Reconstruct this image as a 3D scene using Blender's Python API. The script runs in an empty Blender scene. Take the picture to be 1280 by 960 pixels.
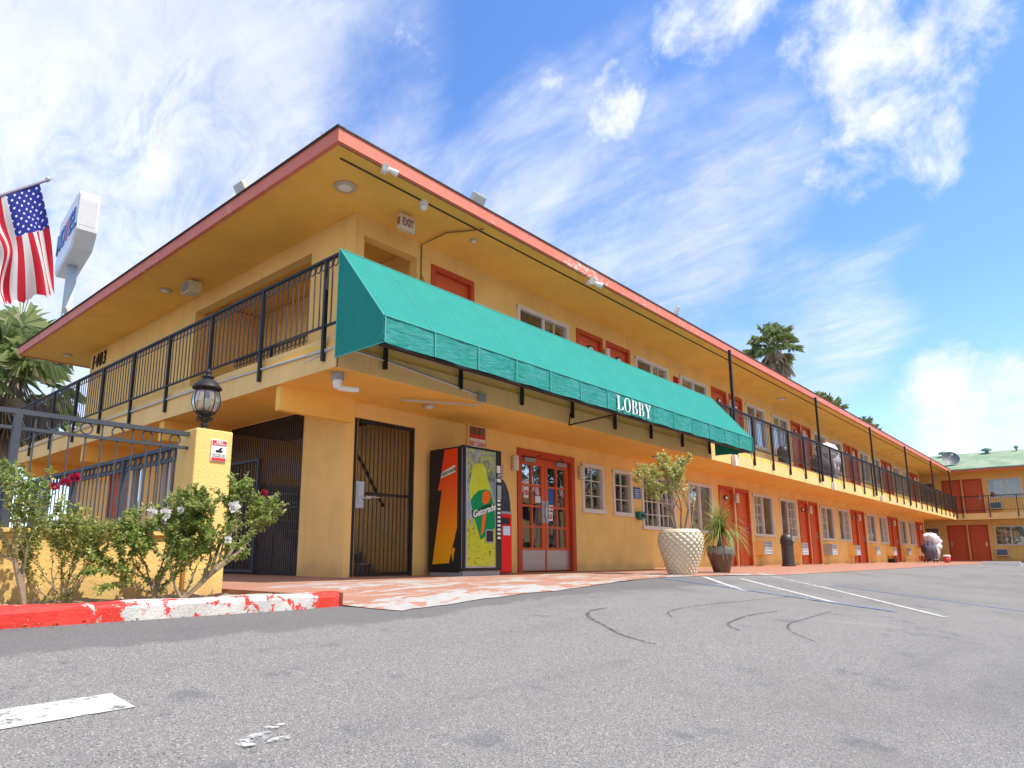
import bpy, bmesh, math, random
from mathutils import Vector, Matrix
R=math.radians
rnd=random.Random(7)
S=bpy.context.scene
C=S.collection

# ------------------------------------------------------------------ helpers
class MB:
    """collects faces and links them as ONE mesh object"""
    def __init__(s,T=None): s.v=[];s.f=[];s.m=[];s.T=T or (lambda a,b,c:(a,b,c));s.uv={}
    def vert(s,p): s.v.append(p); return len(s.v)-1
    def face(s,pts,m=0):
        i=[s.vert(s.T(*p)) for p in pts]; s.f.append(i); s.m.append(m)
    def box(s,a0,a1,b0,b1,c0,c1,m=0):
        p=[s.T(a,b,c) for a in(a0,a1) for b in(b0,b1) for c in(c0,c1)]
        k=len(s.v); s.v+=p
        for q in((0,1,3,2),(4,6,7,5),(0,4,5,1),(2,3,7,6),(0,2,6,4),(1,5,7,3)):
            s.f.append([k+j for j in q]); s.m.append(m)
    def prism(s,pts,d0,d1,m=0,plane='uz'):
        """pts (u,z) outline extruded along d"""
        n=len(pts);k=len(s.v)
        for d in(d0,d1):
            for(u,z) in pts: s.v.append(s.T(u,d,z))
        s.f.append([k+j for j in range(n)]);s.m.append(m)
        s.f.append([k+n+j for j in range(n)][::-1]);s.m.append(m)
        for j in range(n):
            s.f.append([k+j,k+(j+1)%n,k+n+(j+1)%n,k+n+j]);s.m.append(m)
    def tube(s,pts,rad,n=6,m=0,cap=True):
        pts=[Vector(s.T(*p)) for p in pts]
        if not isinstance(rad,(list,tuple)): rad=[rad]*len(pts)
        k=len(s.v);up=None
        for i,p in enumerate(pts):
            a=pts[max(i-1,0)];b=pts[min(i+1,len(pts)-1)]
            d=(b-a).normalized() if (b-a).length>1e-9 else Vector((0,0,1))
            if up is None: up=d.orthogonal().normalized()
            up=(up-d*up.dot(d))
            up=up.normalized() if up.length>1e-6 else d.orthogonal().normalized()
            w=d.cross(up)
            for j in range(n):
                t=2*math.pi*j/n
                s.v.append(tuple(p+(up*math.cos(t)+w*math.sin(t))*rad[i]))
        for i in range(len(pts)-1):
            for j in range(n):
                a=k+i*n+j;b=k+i*n+(j+1)%n
                s.f.append([a,b,b+n,a+n]);s.m.append(m)
        if cap:
            s.f.append([k+j for j in range(n)][::-1]);s.m.append(m)
            e=k+(len(pts)-1)*n
            s.f.append([e+j for j in range(n)]);s.m.append(m)
    def ring(s,c,r,t,a1,a2,n=12,m=0):
        """square section ring centred c, in the plane of a1,a2, in T space"""
        c=Vector(c);a1=Vector(a1);a2=Vector(a2);a3=a1.cross(a2)
        k=len(s.v)
        for i in range(n):
            an=2*math.pi*i/n
            rd=a1*math.cos(an)+a2*math.sin(an)
            for(q,h) in((r-t,-t),(r+t,-t),(r+t,t),(r-t,t)):
                s.v.append(s.T(*(c+rd*q+a3*h)))
        for i in range(n):
            for j in range(4):
                a=k+i*4+j;b=k+i*4+(j+1)%4;e=k+((i+1)%n)*4+j;g=k+((i+1)%n)*4+(j+1)%4
                s.f.append([a,b,g,e]);s.m.append(m)
    def lathe(s,c,prof,n=24,m=0,cap=True):
        k=len(s.v)
        for(r,z) in prof:
            for j in range(n):
                t=2*math.pi*j/n
                s.v.append(s.T(c[0]+r*math.cos(t),c[1]+r*math.sin(t),c[2]+z))
        for i in range(len(prof)-1):
            for j in range(n):
                a=k+i*n+j;b=k+i*n+(j+1)%n
                s.f.append([a,b,b+n,a+n]);s.m.append(m)
        if cap:
            s.f.append([k+j for j in range(n)][::-1]);s.m.append(m)
            e=k+(len(prof)-1)*n;s.f.append([e+j for j in range(n)]);s.m.append(m)
    def build(s,name,mats,parent=None,smooth=False,fix=True,bevel=0):
        me=bpy.data.meshes.new(name);me.from_pydata(s.v,[],s.f)
        if not isinstance(mats,(list,tuple)): mats=[mats]
        for x in mats: me.materials.append(x)
        me.polygons.foreach_set('material_index',s.m)
        if fix:
            b=bmesh.new();b.from_mesh(me)
            bmesh.ops.recalc_face_normals(b,faces=b.faces);b.to_mesh(me);b.free()
        if smooth:
            me.polygons.foreach_set('use_smooth',[True]*len(me.polygons))
        me.update()
        o=bpy.data.objects.new(name,me);C.objects.link(o);par(o,parent)
        if bevel:
            q=o.modifiers.new('Bevel','BEVEL');q.width=bevel;q.segments=2;q.limit_method='ANGLE'
        return o
def par(o,parent):
    if parent is None: return
    o.parent=parent
    if parent.type=='EMPTY': o.matrix_parent_inverse=Matrix.Translation(-Vector(parent.location))
def tag(o,label=None,cat=None,group=None,kind=None):
    if label:o['label']=label
    if cat:o['category']=cat
    if group:o['group']=group
    if kind:o['kind']=kind
    return o
def thing(name,loc,label,cat,group=None):
    o=bpy.data.objects.new(name,None);o.location=loc;o.empty_display_size=.1;C.objects.link(o)
    return tag(o,label,cat,group)
def copy_thing(o,loc,rz=0,sc=1,label=None):
    c=o.copy();C.objects.link(c);c.location=loc;c.rotation_euler=(0,0,rz);c.scale=(sc,)*3
    if label:c['label']=label
    for ch in list(o.children):
        d=ch.copy();C.objects.link(d);d.parent=c;d.matrix_parent_inverse=ch.matrix_parent_inverse.copy()
        for g in list(ch.children):
            e=g.copy();C.objects.link(e);e.parent=d
    return c
def text(name,body,size,loc,rot,mat,parent,ext=.002,ax='CENTER',sx=1,shear=0,bold=0):
    cu=bpy.data.curves.new(name,'FONT');cu.body=body;cu.size=size;cu.extrude=ext;cu.align_x=ax;cu.align_y='CENTER';cu.shear=shear;cu.offset=bold
    t=bpy.data.objects.new(name,cu);C.objects.link(t)
    dg=bpy.context.evaluated_depsgraph_get()
    me=bpy.data.meshes.new_from_object(t.evaluated_get(dg))
    bpy.data.objects.remove(t)
    M=Matrix.Translation(loc)@Matrix.Rotation(rot[2],4,'Z')@Matrix.Rotation(rot[1],4,'Y')@Matrix.Rotation(rot[0],4,'X')@Matrix.Diagonal((sx,1,1,1))
    me.transform(M);me.materials.clear();me.materials.append(mat);me.name=name
    o=bpy.data.objects.new(name,me);C.objects.link(o);par(o,parent);return o
FRONT=(R(90),0,0); SIDE=(R(90),0,R(-90))

# ------------------------------------------------------------------ materials
def nd(nt,t,**k):
    n=nt.nodes.new(t)
    for a,b in k.items(): setattr(n,a,b)
    return n
def mth(nt,op,a,b=None,clamp=False):
    n=nd(nt,'ShaderNodeMath',operation=op,use_clamp=clamp)
    for i,x in enumerate((a,b)):
        if x is None: continue
        if isinstance(x,(int,float)): n.inputs[i].default_value=x
        else: nt.links.new(x,n.inputs[i])
    return n.outputs[0]
def mixc(nt,f,a,b):
    n=nd(nt,'ShaderNodeMix',data_type='RGBA')
    for i,x in((0,f),(6,a),(7,b)):
        if isinstance(x,(int,float)): n.inputs[i].default_value=x
        elif isinstance(x,tuple): n.inputs[i].default_value=(*x,1) if len(x)==3 else x
        else: nt.links.new(x,n.inputs[i])
    return n.outputs[2]
def noise(nt,vec,scale,detail=4,rough=.55,dist=0):
    n=nd(nt,'ShaderNodeTexNoise');n.inputs['Scale'].default_value=scale;n.inputs['Detail'].default_value=detail
    n.inputs['Roughness'].default_value=rough;n.inputs['Distortion'].default_value=dist
    if vec is not None: nt.links.new(vec,n.inputs['Vector'])
    return n.outputs['Fac']
def ramp(nt,x,a,b):
    n=nd(nt,'ShaderNodeMapRange',interpolation_type='SMOOTHSTEP');nt.links.new(x,n.inputs['Value'])
    n.inputs['From Min'].default_value=a;n.inputs['From Max'].default_value=b
    return n.outputs[0]
def bump(nt,h,strength,dist,bs):
    n=nd(nt,'ShaderNodeBump');n.inputs['Strength'].default_value=strength;n.inputs['Distance'].default_value=dist
    nt.links.new(h,n.inputs['Height']);nt.links.new(n.outputs[0],bs.inputs['Normal'])
def new(name,rough=.6,metal=0,spec=.5):
    m=bpy.data.materials.new(name);m.use_nodes=True;nt=m.node_tree
    bs=nt.nodes['Principled BSDF'];bs.inputs['Roughness'].default_value=rough;bs.inputs['Metallic'].default_value=metal
    bs.inputs['Specular IOR Level'].default_value=spec
    tc=nd(nt,'ShaderNodeTexCoord')
    return m,nt,bs,tc.outputs['Object']
def mat(name,col,rough=.6,metal=0,var=.12,scale=6,bmp=0,bscale=60,spec=.5,dirt=None,drange=(.55,.75),dscale=3):
    m,nt,bs,P=new(name,rough,metal,spec)
    f=noise(nt,P,scale)
    c=mixc(nt,f,tuple(x*(1-var) for x in col),tuple(min(1,x*(1+var)) for x in col))
    if dirt:
        d=ramp(nt,noise(nt,P,dscale,8,.7),*drange)
        c=mixc(nt,d,c,dirt)
    nt.links.new(c,bs.inputs['Base Color'])
    if bmp: bump(nt,noise(nt,P,bscale,3),bmp,.01,bs)
    return m

def stucco(name,col):
    m,nt,bs,P=new(name,.85,0,.25)
    f=noise(nt,P,1.3,6,.6)
    mp=nd(nt,'ShaderNodeMapping');nt.links.new(P,mp.inputs[0]);mp.inputs['Scale'].default_value=(7,7,.7)
    st=noise(nt,mp.outputs[0],1,5,.6)
    c=mixc(nt,ramp(nt,f,.3,.7),tuple(x*.92 for x in col),tuple(min(.95,x*1.05) for x in col))
    c=mixc(nt,mth(nt,'MULTIPLY',ramp(nt,noise(nt,P,.6,4,.6),.55,.62),.12),c,(col[0]*1.02,col[1]*1.12,col[2]*1.5))
    c=mixc(nt,mth(nt,'MULTIPLY',ramp(nt,st,.52,.78),.34),c,(col[0]*.72,col[1]*.68,col[2]*.7))
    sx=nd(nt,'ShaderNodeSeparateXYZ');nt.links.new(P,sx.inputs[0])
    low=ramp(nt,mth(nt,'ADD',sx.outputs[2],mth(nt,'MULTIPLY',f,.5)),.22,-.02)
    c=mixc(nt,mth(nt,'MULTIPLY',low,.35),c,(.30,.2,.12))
    nt.links.new(c,bs.inputs['Base Color'])
    h=mth(nt,'ADD',noise(nt,P,45,4,.7),mth(nt,'MULTIPLY',noise(nt,P,9,2),.6))
    bump(nt,h,.5,.014,bs)
    return m
WALLC=(.90,.585,.20)
M={}
M['wall']=stucco('orange_stucco',WALLC)
M['soffit']=stucco('orange_stucco_bounce_tinted',(.92,.54,.12))  # same paint as the walls, with warm bounced light put into the colour
M['cream']=stucco('cream_fascia_paint',(.86,.58,.24))
M['black']=mat('black_iron',(.022,.019,.019),.55,0,.3,20,spec=.35)
M['greyiron']=mat('grey_blue_iron',(.055,.062,.078),.6,0,.25,12,spec=.35,dirt=(.16,.13,.1),drange=(.62,.8))
M['bars']=mat('brown_black_bars',(.075,.052,.042),.5,0,.25,9,spec=.4)
M['red']=mat('orange_red_door_paint',(.64,.105,.022),.42,0,.14,2.5,.12,30)
M['redframe']=mat('dark_red_frame_paint',(.50,.06,.018),.5,0,.12,4)
M['white']=mat('white_paint',(.78,.77,.74),.5,0,.08,8)
M['frame']=mat('white_window_vinyl',(.70,.66,.60),.45,0,.08,9)
M['steel']=mat('brushed_steel',(.55,.56,.58),.32,.85,.15,14,.15,80)
M['galv']=mat('galvanised_metal',(.50,.54,.58),.5,.4,.12,3,dirt=(.3,.3,.3),drange=(.6,.8))
M['dark']=mat('dark_interior',(.02,.018,.016),.9)
M['plasticgrey']=mat('grey_plastic',(.30,.31,.33),.5)
M['teal']=None
M['beige']=mat('beige_plastic',(.62,.55,.42),.5)
M['curtain']=None
# pink fascia board with chipped paint
def fascia():
    m,nt,bs,P=new('salmon_fascia_paint',.6,0,.3)
    f=noise(nt,P,2.5,6)
    c=mixc(nt,f,(.60,.15,.10),(.74,.25,.18))
    sx=nd(nt,'ShaderNodeSeparateXYZ');nt.links.new(P,sx.inputs[0])
    bad=mth(nt,'MULTIPLY',ramp(nt,sx.outputs[0],8.6,9.4),ramp(nt,sx.outputs[0],10.6,9.9))
    ch=ramp(nt,mth(nt,'ADD',mth(nt,'MULTIPLY',noise(nt,P,11,8,.75),mth(nt,'ADD',.72,mth(nt,'MULTIPLY',noise(nt,P,.45,1),.6))),mth(nt,'MULTIPLY',bad,.14)),.64,.67)
    c=mixc(nt,ch,c,(.62,.55,.5))
    d=ramp(nt,noise(nt,P,24,8,.78),.61,.68)
    c=mixc(nt,d,c,(.28,.08,.05))
    nt.links.new(c,bs.inputs['Base Color']);bump(nt,noise(nt,P,30,4),.3,.01,bs);return m
M['fascia']=fascia()
def roofm(name,a,b,c3):
    m,nt,bs,P=new(name,.9,0,.2)
    f=noise(nt,P,1.1,7,.7);g=noise(nt,P,22,3,.8)
    sx=nd(nt,'ShaderNodeSeparateXYZ');nt.links.new(P,sx.inputs[0])
    row=mth(nt,'FRACT',mth(nt,'MULTIPLY',sx.outputs[0],6.5))
    c=mixc(nt,ramp(nt,f,.38,.62),a,b);c=mixc(nt,mth(nt,'MULTIPLY',ramp(nt,g,.5,.7),.6),c,c3)
    c=mixc(nt,mth(nt,'MULTIPLY',ramp(nt,row,.18,.02),.45),c,tuple(x*.4 for x in a))
    nt.links.new(c,bs.inputs['Base Color']);bump(nt,g,.4,.02,bs);return m
M['greenroof']=roofm('weathered_green_shingle',(.20,.30,.19),(.33,.40,.27),(.44,.42,.32))
M['darkroof']=roofm('dark_roof_felt',(.07,.06,.06),(.13,.11,.1),(.05,.05,.05))
# awning canvas
def canvas():
    m,nt,bs,P=new('teal_canvas',.7,0,.25)
    f=noise(nt,P,2.2,6,.65,.6)
    mp=nd(nt,'ShaderNodeMapping');nt.links.new(P,mp.inputs[0]);mp.inputs['Scale'].default_value=(1.6,1.2,5)
    w=noise(nt,mp.outputs[0],2.6,6,.65,1.2)
    c=mixc(nt,f,(.006,.205,.168),(.018,.285,.238))
    sx=nd(nt,'ShaderNodeSeparateXYZ');nt.links.new(P,sx.inputs[0])
    v=mth(nt,'MULTIPLY',ramp(nt,sx.outputs[2],2.56,2.50),ramp(nt,noise(nt,mp.outputs[0],4,6,.7),.35,.7))
    fr=ramp(nt,sx.outputs[1],5.40,5.36)
    c=mixc(nt,mth(nt,'MULTIPLY',mth(nt,'MULTIPLY',v,fr),.4),c,(.13,.36,.38))
    nt.links.new(c,bs.inputs['Base Color']);bump(nt,mth(nt,'ADD',w,mth(nt,'MULTIPLY',noise(nt,P,160,2),.05)),.38,.06,bs);return m
M['teal']=canvas()
M['tealseam']=mat('pale_teal_seam',(.06,.40,.34),.7)
# asphalt
def asphalt():
    m,nt,bs,P=new('worn_asphalt',.9,0,.25)
    vo=nd(nt,'ShaderNodeTexVoronoi');vo.inputs['Scale'].default_value=210;nt.links.new(P,vo.inputs['Vector'])
    sp=nd(nt,'ShaderNodeSeparateColor');nt.links.new(vo.outputs['Color'],sp.inputs[0])
    big=noise(nt,P,.35,6,.65,.4);mid=noise(nt,P,2.6,7,.7)
    fine=noise(nt,P,55,4,.8)
    c=mixc(nt,sp.outputs[0],(.195,.183,.172),(.305,.288,.270))
    c=mixc(nt,ramp(nt,sp.outputs[1],.90,.97),c,(.50,.48,.45))
    c=mixc(nt,ramp(nt,sp.outputs[2],.84,.95),c,(.09,.09,.095))
    c=mixc(nt,mth(nt,'MULTIPLY',ramp(nt,fine,.45,.75),.40),c,(.18,.18,.185))
    c=mixc(nt,mth(nt,'MULTIPLY',ramp(nt,big,.48,.66),.6),c,(.18,.168,.158))
    c=mixc(nt,mth(nt,'MULTIPLY',ramp(nt,mid,.57,.70),.6),c,(.125,.125,.14))
    mp=nd(nt,'ShaderNodeMapping');nt.links.new(P,mp.inputs[0]);mp.inputs['Scale'].default_value=(.25,1.3,1);mp.inputs['Rotation'].default_value=(0,0,R(-20))
    c=mixc(nt,mth(nt,'MULTIPLY',ramp(nt,noise(nt,mp.outputs[0],1.1,7,.7,.5),.5,.72),.4),c,(.15,.145,.145))
    c=mixc(nt,mth(nt,'MULTIPLY',ramp(nt,noise(nt,P,.9,5,.7,1),.6,.75),.35),c,(.40,.385,.36))
    # dark resealed band along the edge of the paved apron and the kerb
    sx=nd(nt,'ShaderNodeSeparateXYZ');nt.links.new(P,sx.inputs[0])
    wob=mth(nt,'MULTIPLY',mth(nt,'SUBTRACT',mid,.5),.5)
    e=mth(nt,'MULTIPLY',ramp(nt,mth(nt,'ADD',sx.outputs[1],wob),3.72,3.82),ramp(nt,mth(nt,'ADD',sx.outputs[0],wob),10.2,8.8))
    c=mixc(nt,mth(nt,'MULTIPLY',e,.62),c,(.13,.125,.125))
    nt.links.new(c,bs.inputs['Base Color'])
    h=mth(nt,'ADD',vo.outputs['Distance'],fine);bump(nt,h,.7,.005,bs);return m
M['asphalt']=asphalt()
def walkm():
    m,nt,bs,P=new('peeling_terracotta_paving',.75,0,.3)
    sx=nd(nt,'ShaderNodeSeparateXYZ');nt.links.new(P,sx.inputs[0])
    f=noise(nt,P,3,6,.65)
    c=mixc(nt,f,(.34,.155,.10),(.48,.25,.17))
    c=mixc(nt,mth(nt,'MULTIPLY',ramp(nt,noise(nt,P,9,7,.75),.52,.7),.5),c,(.24,.13,.10))
    mp=nd(nt,'ShaderNodeMapping');nt.links.new(P,mp.inputs[0]);mp.inputs['Scale'].default_value=(1.0,2.1,1);mp.inputs['Rotation'].default_value=(0,0,R(18))
    n=noise(nt,mp.outputs[0],1.7,9,.62,.7)
    rx=mth(nt,'MULTIPLY',ramp(nt,sx.outputs[0],2.9,4.0),ramp(nt,sx.outputs[0],13.5,9.5))
    ry=ramp(nt,sx.outputs[1],7.6,5.9)
    edge=ramp(nt,sx.outputs[1],4.9,4.2)
    thr=mth(nt,'ADD',mth(nt,'ADD',n,mth(nt,'MULTIPLY',mth(nt,'MULTIPLY',rx,ry),.115)),mth(nt,'MULTIPLY',edge,.07))
    k=ramp(nt,thr,.625,.655)
    k=mth(nt,'MULTIPLY',k,ramp(nt,sx.outputs[0],16,12))
    c=mixc(nt,k,c,mixc(nt,noise(nt,P,8,5),(.34,.32,.30),(.50,.48,.45)))
    gx=mth(nt,'FRACT',mth(nt,'MULTIPLY',sx.outputs[0],1.0))
    j=mth(nt,'MULTIPLY',ramp(nt,gx,.012,.004),.6)
    c=mixc(nt,j,c,(.12,.08,.06))
    nt.links.new(c,bs.inputs['Base Color']);bump(nt,mth(nt,'ADD',noise(nt,P,70,4),k),.25,.008,bs);return m
M['walk']=walkm()
def kerbm():
    m,nt,bs,P=new('peeling_red_and_white_kerb_paint',.65,0,.35)
    sx=nd(nt,'ShaderNodeSeparateXYZ');nt.links.new(P,sx.inputs[0])
    n=noise(nt,P,7,8,.72,.3)
    w=mth(nt,'MULTIPLY',ramp(nt,sx.outputs[0],1.62,1.72),ramp(nt,sx.outputs[0],3.12,2.95))
    t=mth(nt,'ADD',n,mth(nt,'MULTIPLY',w,.155))
    k=ramp(nt,t,.59,.605)
    c=mixc(nt,noise(nt,P,20,4),(.60,.025,.02),(.74,.06,.04))
    c=mixc(nt,k,c,mixc(nt,noise(nt,P,15,6),(.46,.44,.41),(.62,.60,.57)))
    c=mixc(nt,ramp(nt,noise(nt,P,45,8,.8),.68,.75),c,(.20,.18,.16))
    nt.links.new(c,bs.inputs['Base Color']);bump(nt,mth(nt,'ADD',noise(nt,P,60,5),k),.5,.01,bs);return m
M['kerb']=kerbm()
M['soil']=mat('dry_soil',(.26,.19,.13),.95,0,.4,9,1,25,dirt=(.42,.35,.27),drange=(.5,.7),dscale=14)
def worn(name,col,a=.5,b=.62,sc=14,amax=1):
    m,nt,bs,P=new(name,.8,0,.2)
    n=noise(nt,P,sc,9,.75)
    c=mixc(nt,noise(nt,P,70,3),tuple(x*.85 for x in col),col)
    nt.links.new(c,bs.inputs['Base Color'])
    nt.links.new(mth(nt,'MULTIPLY',ramp(nt,n,b,a),amax),bs.inputs['Alpha']);return m
M['linewhite']=worn('worn_white_road_paint',(.56,.55,.52),.52,.66)
M['lineblue']=worn('worn_blue_road_paint',(.16,.24,.42),.44,.62)
M['linewhite2']=worn('faded_white_road_paint',(.62,.62,.62),.42,.6)
M['tyre']=worn('tyre_rubber_mark',(.07,.07,.075),.44,.64,19,.55)
M['scuff']=worn('white_scuff',(.75,.74,.72),.38,.55,22)
# glass
def glass(name,tint=(.75,.8,.82),refl=.45,rough=.015):
    m=bpy.data.materials.new(name);m.use_nodes=True;nt=m.node_tree
    for n in list(nt.nodes): nt.nodes.remove(n)
    out=nd(nt,'ShaderNodeOutputMaterial');g=nd(nt,'ShaderNodeBsdfGlossy');g.inputs['Roughness'].default_value=rough
    g.inputs['Color'].default_value=(.92,.95,1,1)
    t=nd(nt,'ShaderNodeBsdfTransparent');t.inputs['Color'].default_value=(*tint,1)
    lw=nd(nt,'ShaderNodeLayerWeight');lw.inputs['Blend'].default_value=.35
    f=mth(nt,'ADD',mth(nt,'MULTIPLY',lw.outputs['Facing'],.6),refl*.35,True)
    tc=nd(nt,'ShaderNodeTexCoord')
    b=nd(nt,'ShaderNodeBump');b.inputs['Strength'].default_value=.12;b.inputs['Distance'].default_value=.05
    nt.links.new(noise(nt,tc.outputs['Object'],1.6,2),b.inputs['Height']);nt.links.new(b.outputs[0],g.inputs['Normal'])
    mx=nd(nt,'ShaderNodeMixShader');nt.links.new(f,mx.inputs[0]);nt.links.new(t.outputs[0],mx.inputs[1]);nt.links.new(g.outputs[0],mx.inputs[2])
    nt.links.new(mx.outputs[0],out.inputs[0]);return m
M['glass']=glass('window_glass')
M['screen']=glass('window_glass_behind_insect_screen',(.32,.32,.34),.12,.12)
M['doorglass']=glass('door_glass',(.35,.38,.4),.9)
def curtain():
    m,nt,bs,P=new('pleated_curtain',.9,0,.1)
    sx=nd(nt,'ShaderNodeSeparateXYZ');nt.links.new(P,sx.inputs[0])
    a=mth(nt,'ADD',sx.outputs[0],sx.outputs[1])
    w=mth(nt,'SINE',mth(nt,'ADD',mth(nt,'MULTIPLY',a,62),mth(nt,'MULTIPLY',noise(nt,P,2,3),9)))
    c=mixc(nt,noise(nt,P,1.1,2),(.42,.38,.30),(.55,.53,.46))
    nt.links.new(c,bs.inputs['Base Color']);bump(nt,w,.8,.03,bs);return m
M['curtain']=curtain()
M['bark']=mat('grey_brown_bark',(.22,.17,.13),.9,0,.35,30,.8,40)
M['twig']=mat('pale_twig_bark',(.30,.22,.15),.9,0,.3,30,.4,60)
M['palmbark']=mat('palm_bark',(.26,.20,.15),.95,0,.4,8,1,14)
def leaf(name,c1,c2,c3=None,trans=.3):
    m,nt,bs,P=new(name,.5,0,.35)
    g=nd(nt,'ShaderNodeNewGeometry')
    r=g.outputs['Random Per Island']
    c=mixc(nt,r,c1,c2)
    if c3: c=mixc(nt,ramp(nt,mth(nt,'FRACT',mth(nt,'MULTIPLY',r,7.3)),.72,.95),c,c3)
    nt.links.new(c,bs.inputs['Base Color'])
    t=nd(nt,'ShaderNodeBsdfTranslucent');nt.links.new(c,t.inputs[0])
    mx=nd(nt,'ShaderNodeMixShader');mx.inputs[0].default_value=trans
    out=nt.nodes['Material Output']
    nt.links.new(bs.outputs[0],mx.inputs[1]);nt.links.new(t.outputs[0],mx.inputs[2]);nt.links.new(mx.outputs[0],out.inputs[0])
    return m
M['roseleaf']=leaf('rose_leaf',(.13,.24,.05),(.42,.50,.13),(.70,.62,.30),.5)
M['dryleaf']=leaf('pale_rose_leaf',(.22,.32,.07),(.44,.48,.13),(.58,.44,.2),.45)
M['ficusleaf']=leaf('yellow_green_leaf',(.28,.34,.07),(.68,.66,.26),(.82,.78,.48),.45)
M['palmleaf']=leaf('palm_frond_green',(.17,.26,.08),(.42,.48,.20),(.60,.58,.36),.45)
M['palmdry']=leaf('dry_palm_frond',(.34,.27,.19),(.52,.44,.35),None,.2)
M['strap']=leaf('strap_leaf',(.12,.20,.03),(.38,.42,.10),(.62,.56,.26))
M['petalw']=leaf('white_petal',(.80,.79,.76),(.86,.84,.80))
M['petalr']=leaf('crimson_petal',(.42,.01,.05),(.60,.03,.12))

# ------------------------------------------------------------------ ground
def ss(a,b,x):
    t=max(0,min(1,(x-a)/(b-a)));return t*t*(3-2*t)
def g(X,Y):
    s=1-.75*ss(8,30,X)
    d=max(0,4.4-Y); d=min(d,3.4+ (1-math.exp(-max(0,d-3.4)/2.0))*2.0)
    return -.285-.105*s*d-.09*(1-ss(2.8,5.5,X))*ss(6.5,5,Y)
def axis(lo,hi,a,b,st):
    x=[lo+(a-lo)*(i/10)**.5 for i in range(10)]
    n=int((b-a)/st);x+=[a+i*st for i in range(n+1)]
    e=x[-1];x+=[e+(hi-e)*(i/14)**2.2 for i in range(1,15)]
    return x
xs=axis(-320,420,-8,32,.25);ys=axis(-320,420,-8,9,.25)
me=bpy.data.meshes.new('asphalt_ground')
vv=[(x,y,g(x,y)) for y in ys for x in xs];n=len(xs)
me.from_pydata(vv,[],[(j*n+i,j*n+i+1,(j+1)*n+i+1,(j+1)*n+i) for j in range(len(ys)-1) for i in range(n-1)])
me.polygons.foreach_set('use_smooth',[True]*len(me.polygons))
me.materials.append(M['asphalt']);o=bpy.data.objects.new('asphalt_ground',me);C.objects.link(o);tag(o,kind='structure')

# paved walkway and apron
def pl(pts,x):
    for (a,b),(c,d) in zip(pts,pts[1:]):
        if a<=x<=c: return b+(d-b)*(x-a)/(c-a)
    return pts[-1][1] if x>pts[-1][0] else pts[0][1]
EDGE=[(3.26,4.42),(3.46,3.99),(4.42,4.0),(5.53,4.0),(6.88,4.27),(8.85,4.64),(10.3,4.42),(12.28,4.15),(22,4.05),(50.6,4.1)]
w=MB();X=3.26;cols=[]
while X<50.5:
    cols.append(X);X+=.12 if X<13 else .5
cols.append(50.5)
prev=None
for X in cols:
    e=pl(EDGE,X)+.012*math.sin(X*9)+.008*math.sin(X*23)
    col=[]
    for t in (0,.12,.3,.6,1):
        y=e+(5.3-e)*t;z=max(g(X,y)+.006,g(X,e)+.006+(-.272-g(X,e)-.006)*t)
        col.append((X,y,z))
    col.append((X,8.2,-.27))
    if prev:
        for a in range(len(col)-1): w.face([prev[a],col[a],col[a+1],prev[a+1]])
    prev=col
w.face([(2.95,4.6,-.27),(3.26,4.6,-.27),(3.26,21,-.27),(2.95,21,-.27)])
w.face([(3.26,8.2,-.27),(5.7,8.2,-.27),(5.7,21,-.27),(3.26,21,-.27)])
w.face([(2.95,4.6,-.27),(2.95,4.6,-.45),(2.95,21,-.45),(2.95,21,-.27)]);w.face([(2.95,4.59,-.27),(3.26,4.59,-.27),(3.26,4.59,-.45),(2.95,4.59,-.45)]);w.face([(3.26,4.4,-.27),(3.26,4.62,-.27),(3.26,4.62,-.45),(3.26,4.4,-.45)]);w.face([(2.95,4.58,-.2702),(3.26,4.58,-.2702),(3.26,8.2,-.2702),(2.95,8.2,-.2702)]) if 0 else None
b=w.build('paved_walkway',M['walk'],fix=False);tag(b,kind='structure')
for p in b.data.polygons:
    if p.normal.z<0: p.flip()
# bed of dry soil
w=MB();nx,ny=40,10
for i in range(nx):
    for j in range(ny):
        def q(a,b):
            x=-6+(2.94+6)*a/nx;y=4.57+(5.62-4.57)*b/ny
            return (x,y,-.315+.022*math.sin(x*7+y*5)+.018*math.sin(x*17-y*11)+.01*math.sin(x*39+y*31))
        w.face([q(i,j),q(i+1,j),q(i+1,j+1),q(i,j+1)])
tag(w.build('planter_soil',M['soil'],smooth=True,fix=False),kind='structure')
w=MB()
for i in range(70):
    x=rnd.uniform(-1,2.9);y=rnd.uniform(4.62,5.58);s=rnd.uniform(.008,.03)
    w.lathe((x,y,-.315),[(s*.6,0),(s,s*.4),(s*.5,s*.9)],6)
tag(w.build('soil_pebbles',mat('pebble',(.42,.34,.26),.9)),kind='stuff')

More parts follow.
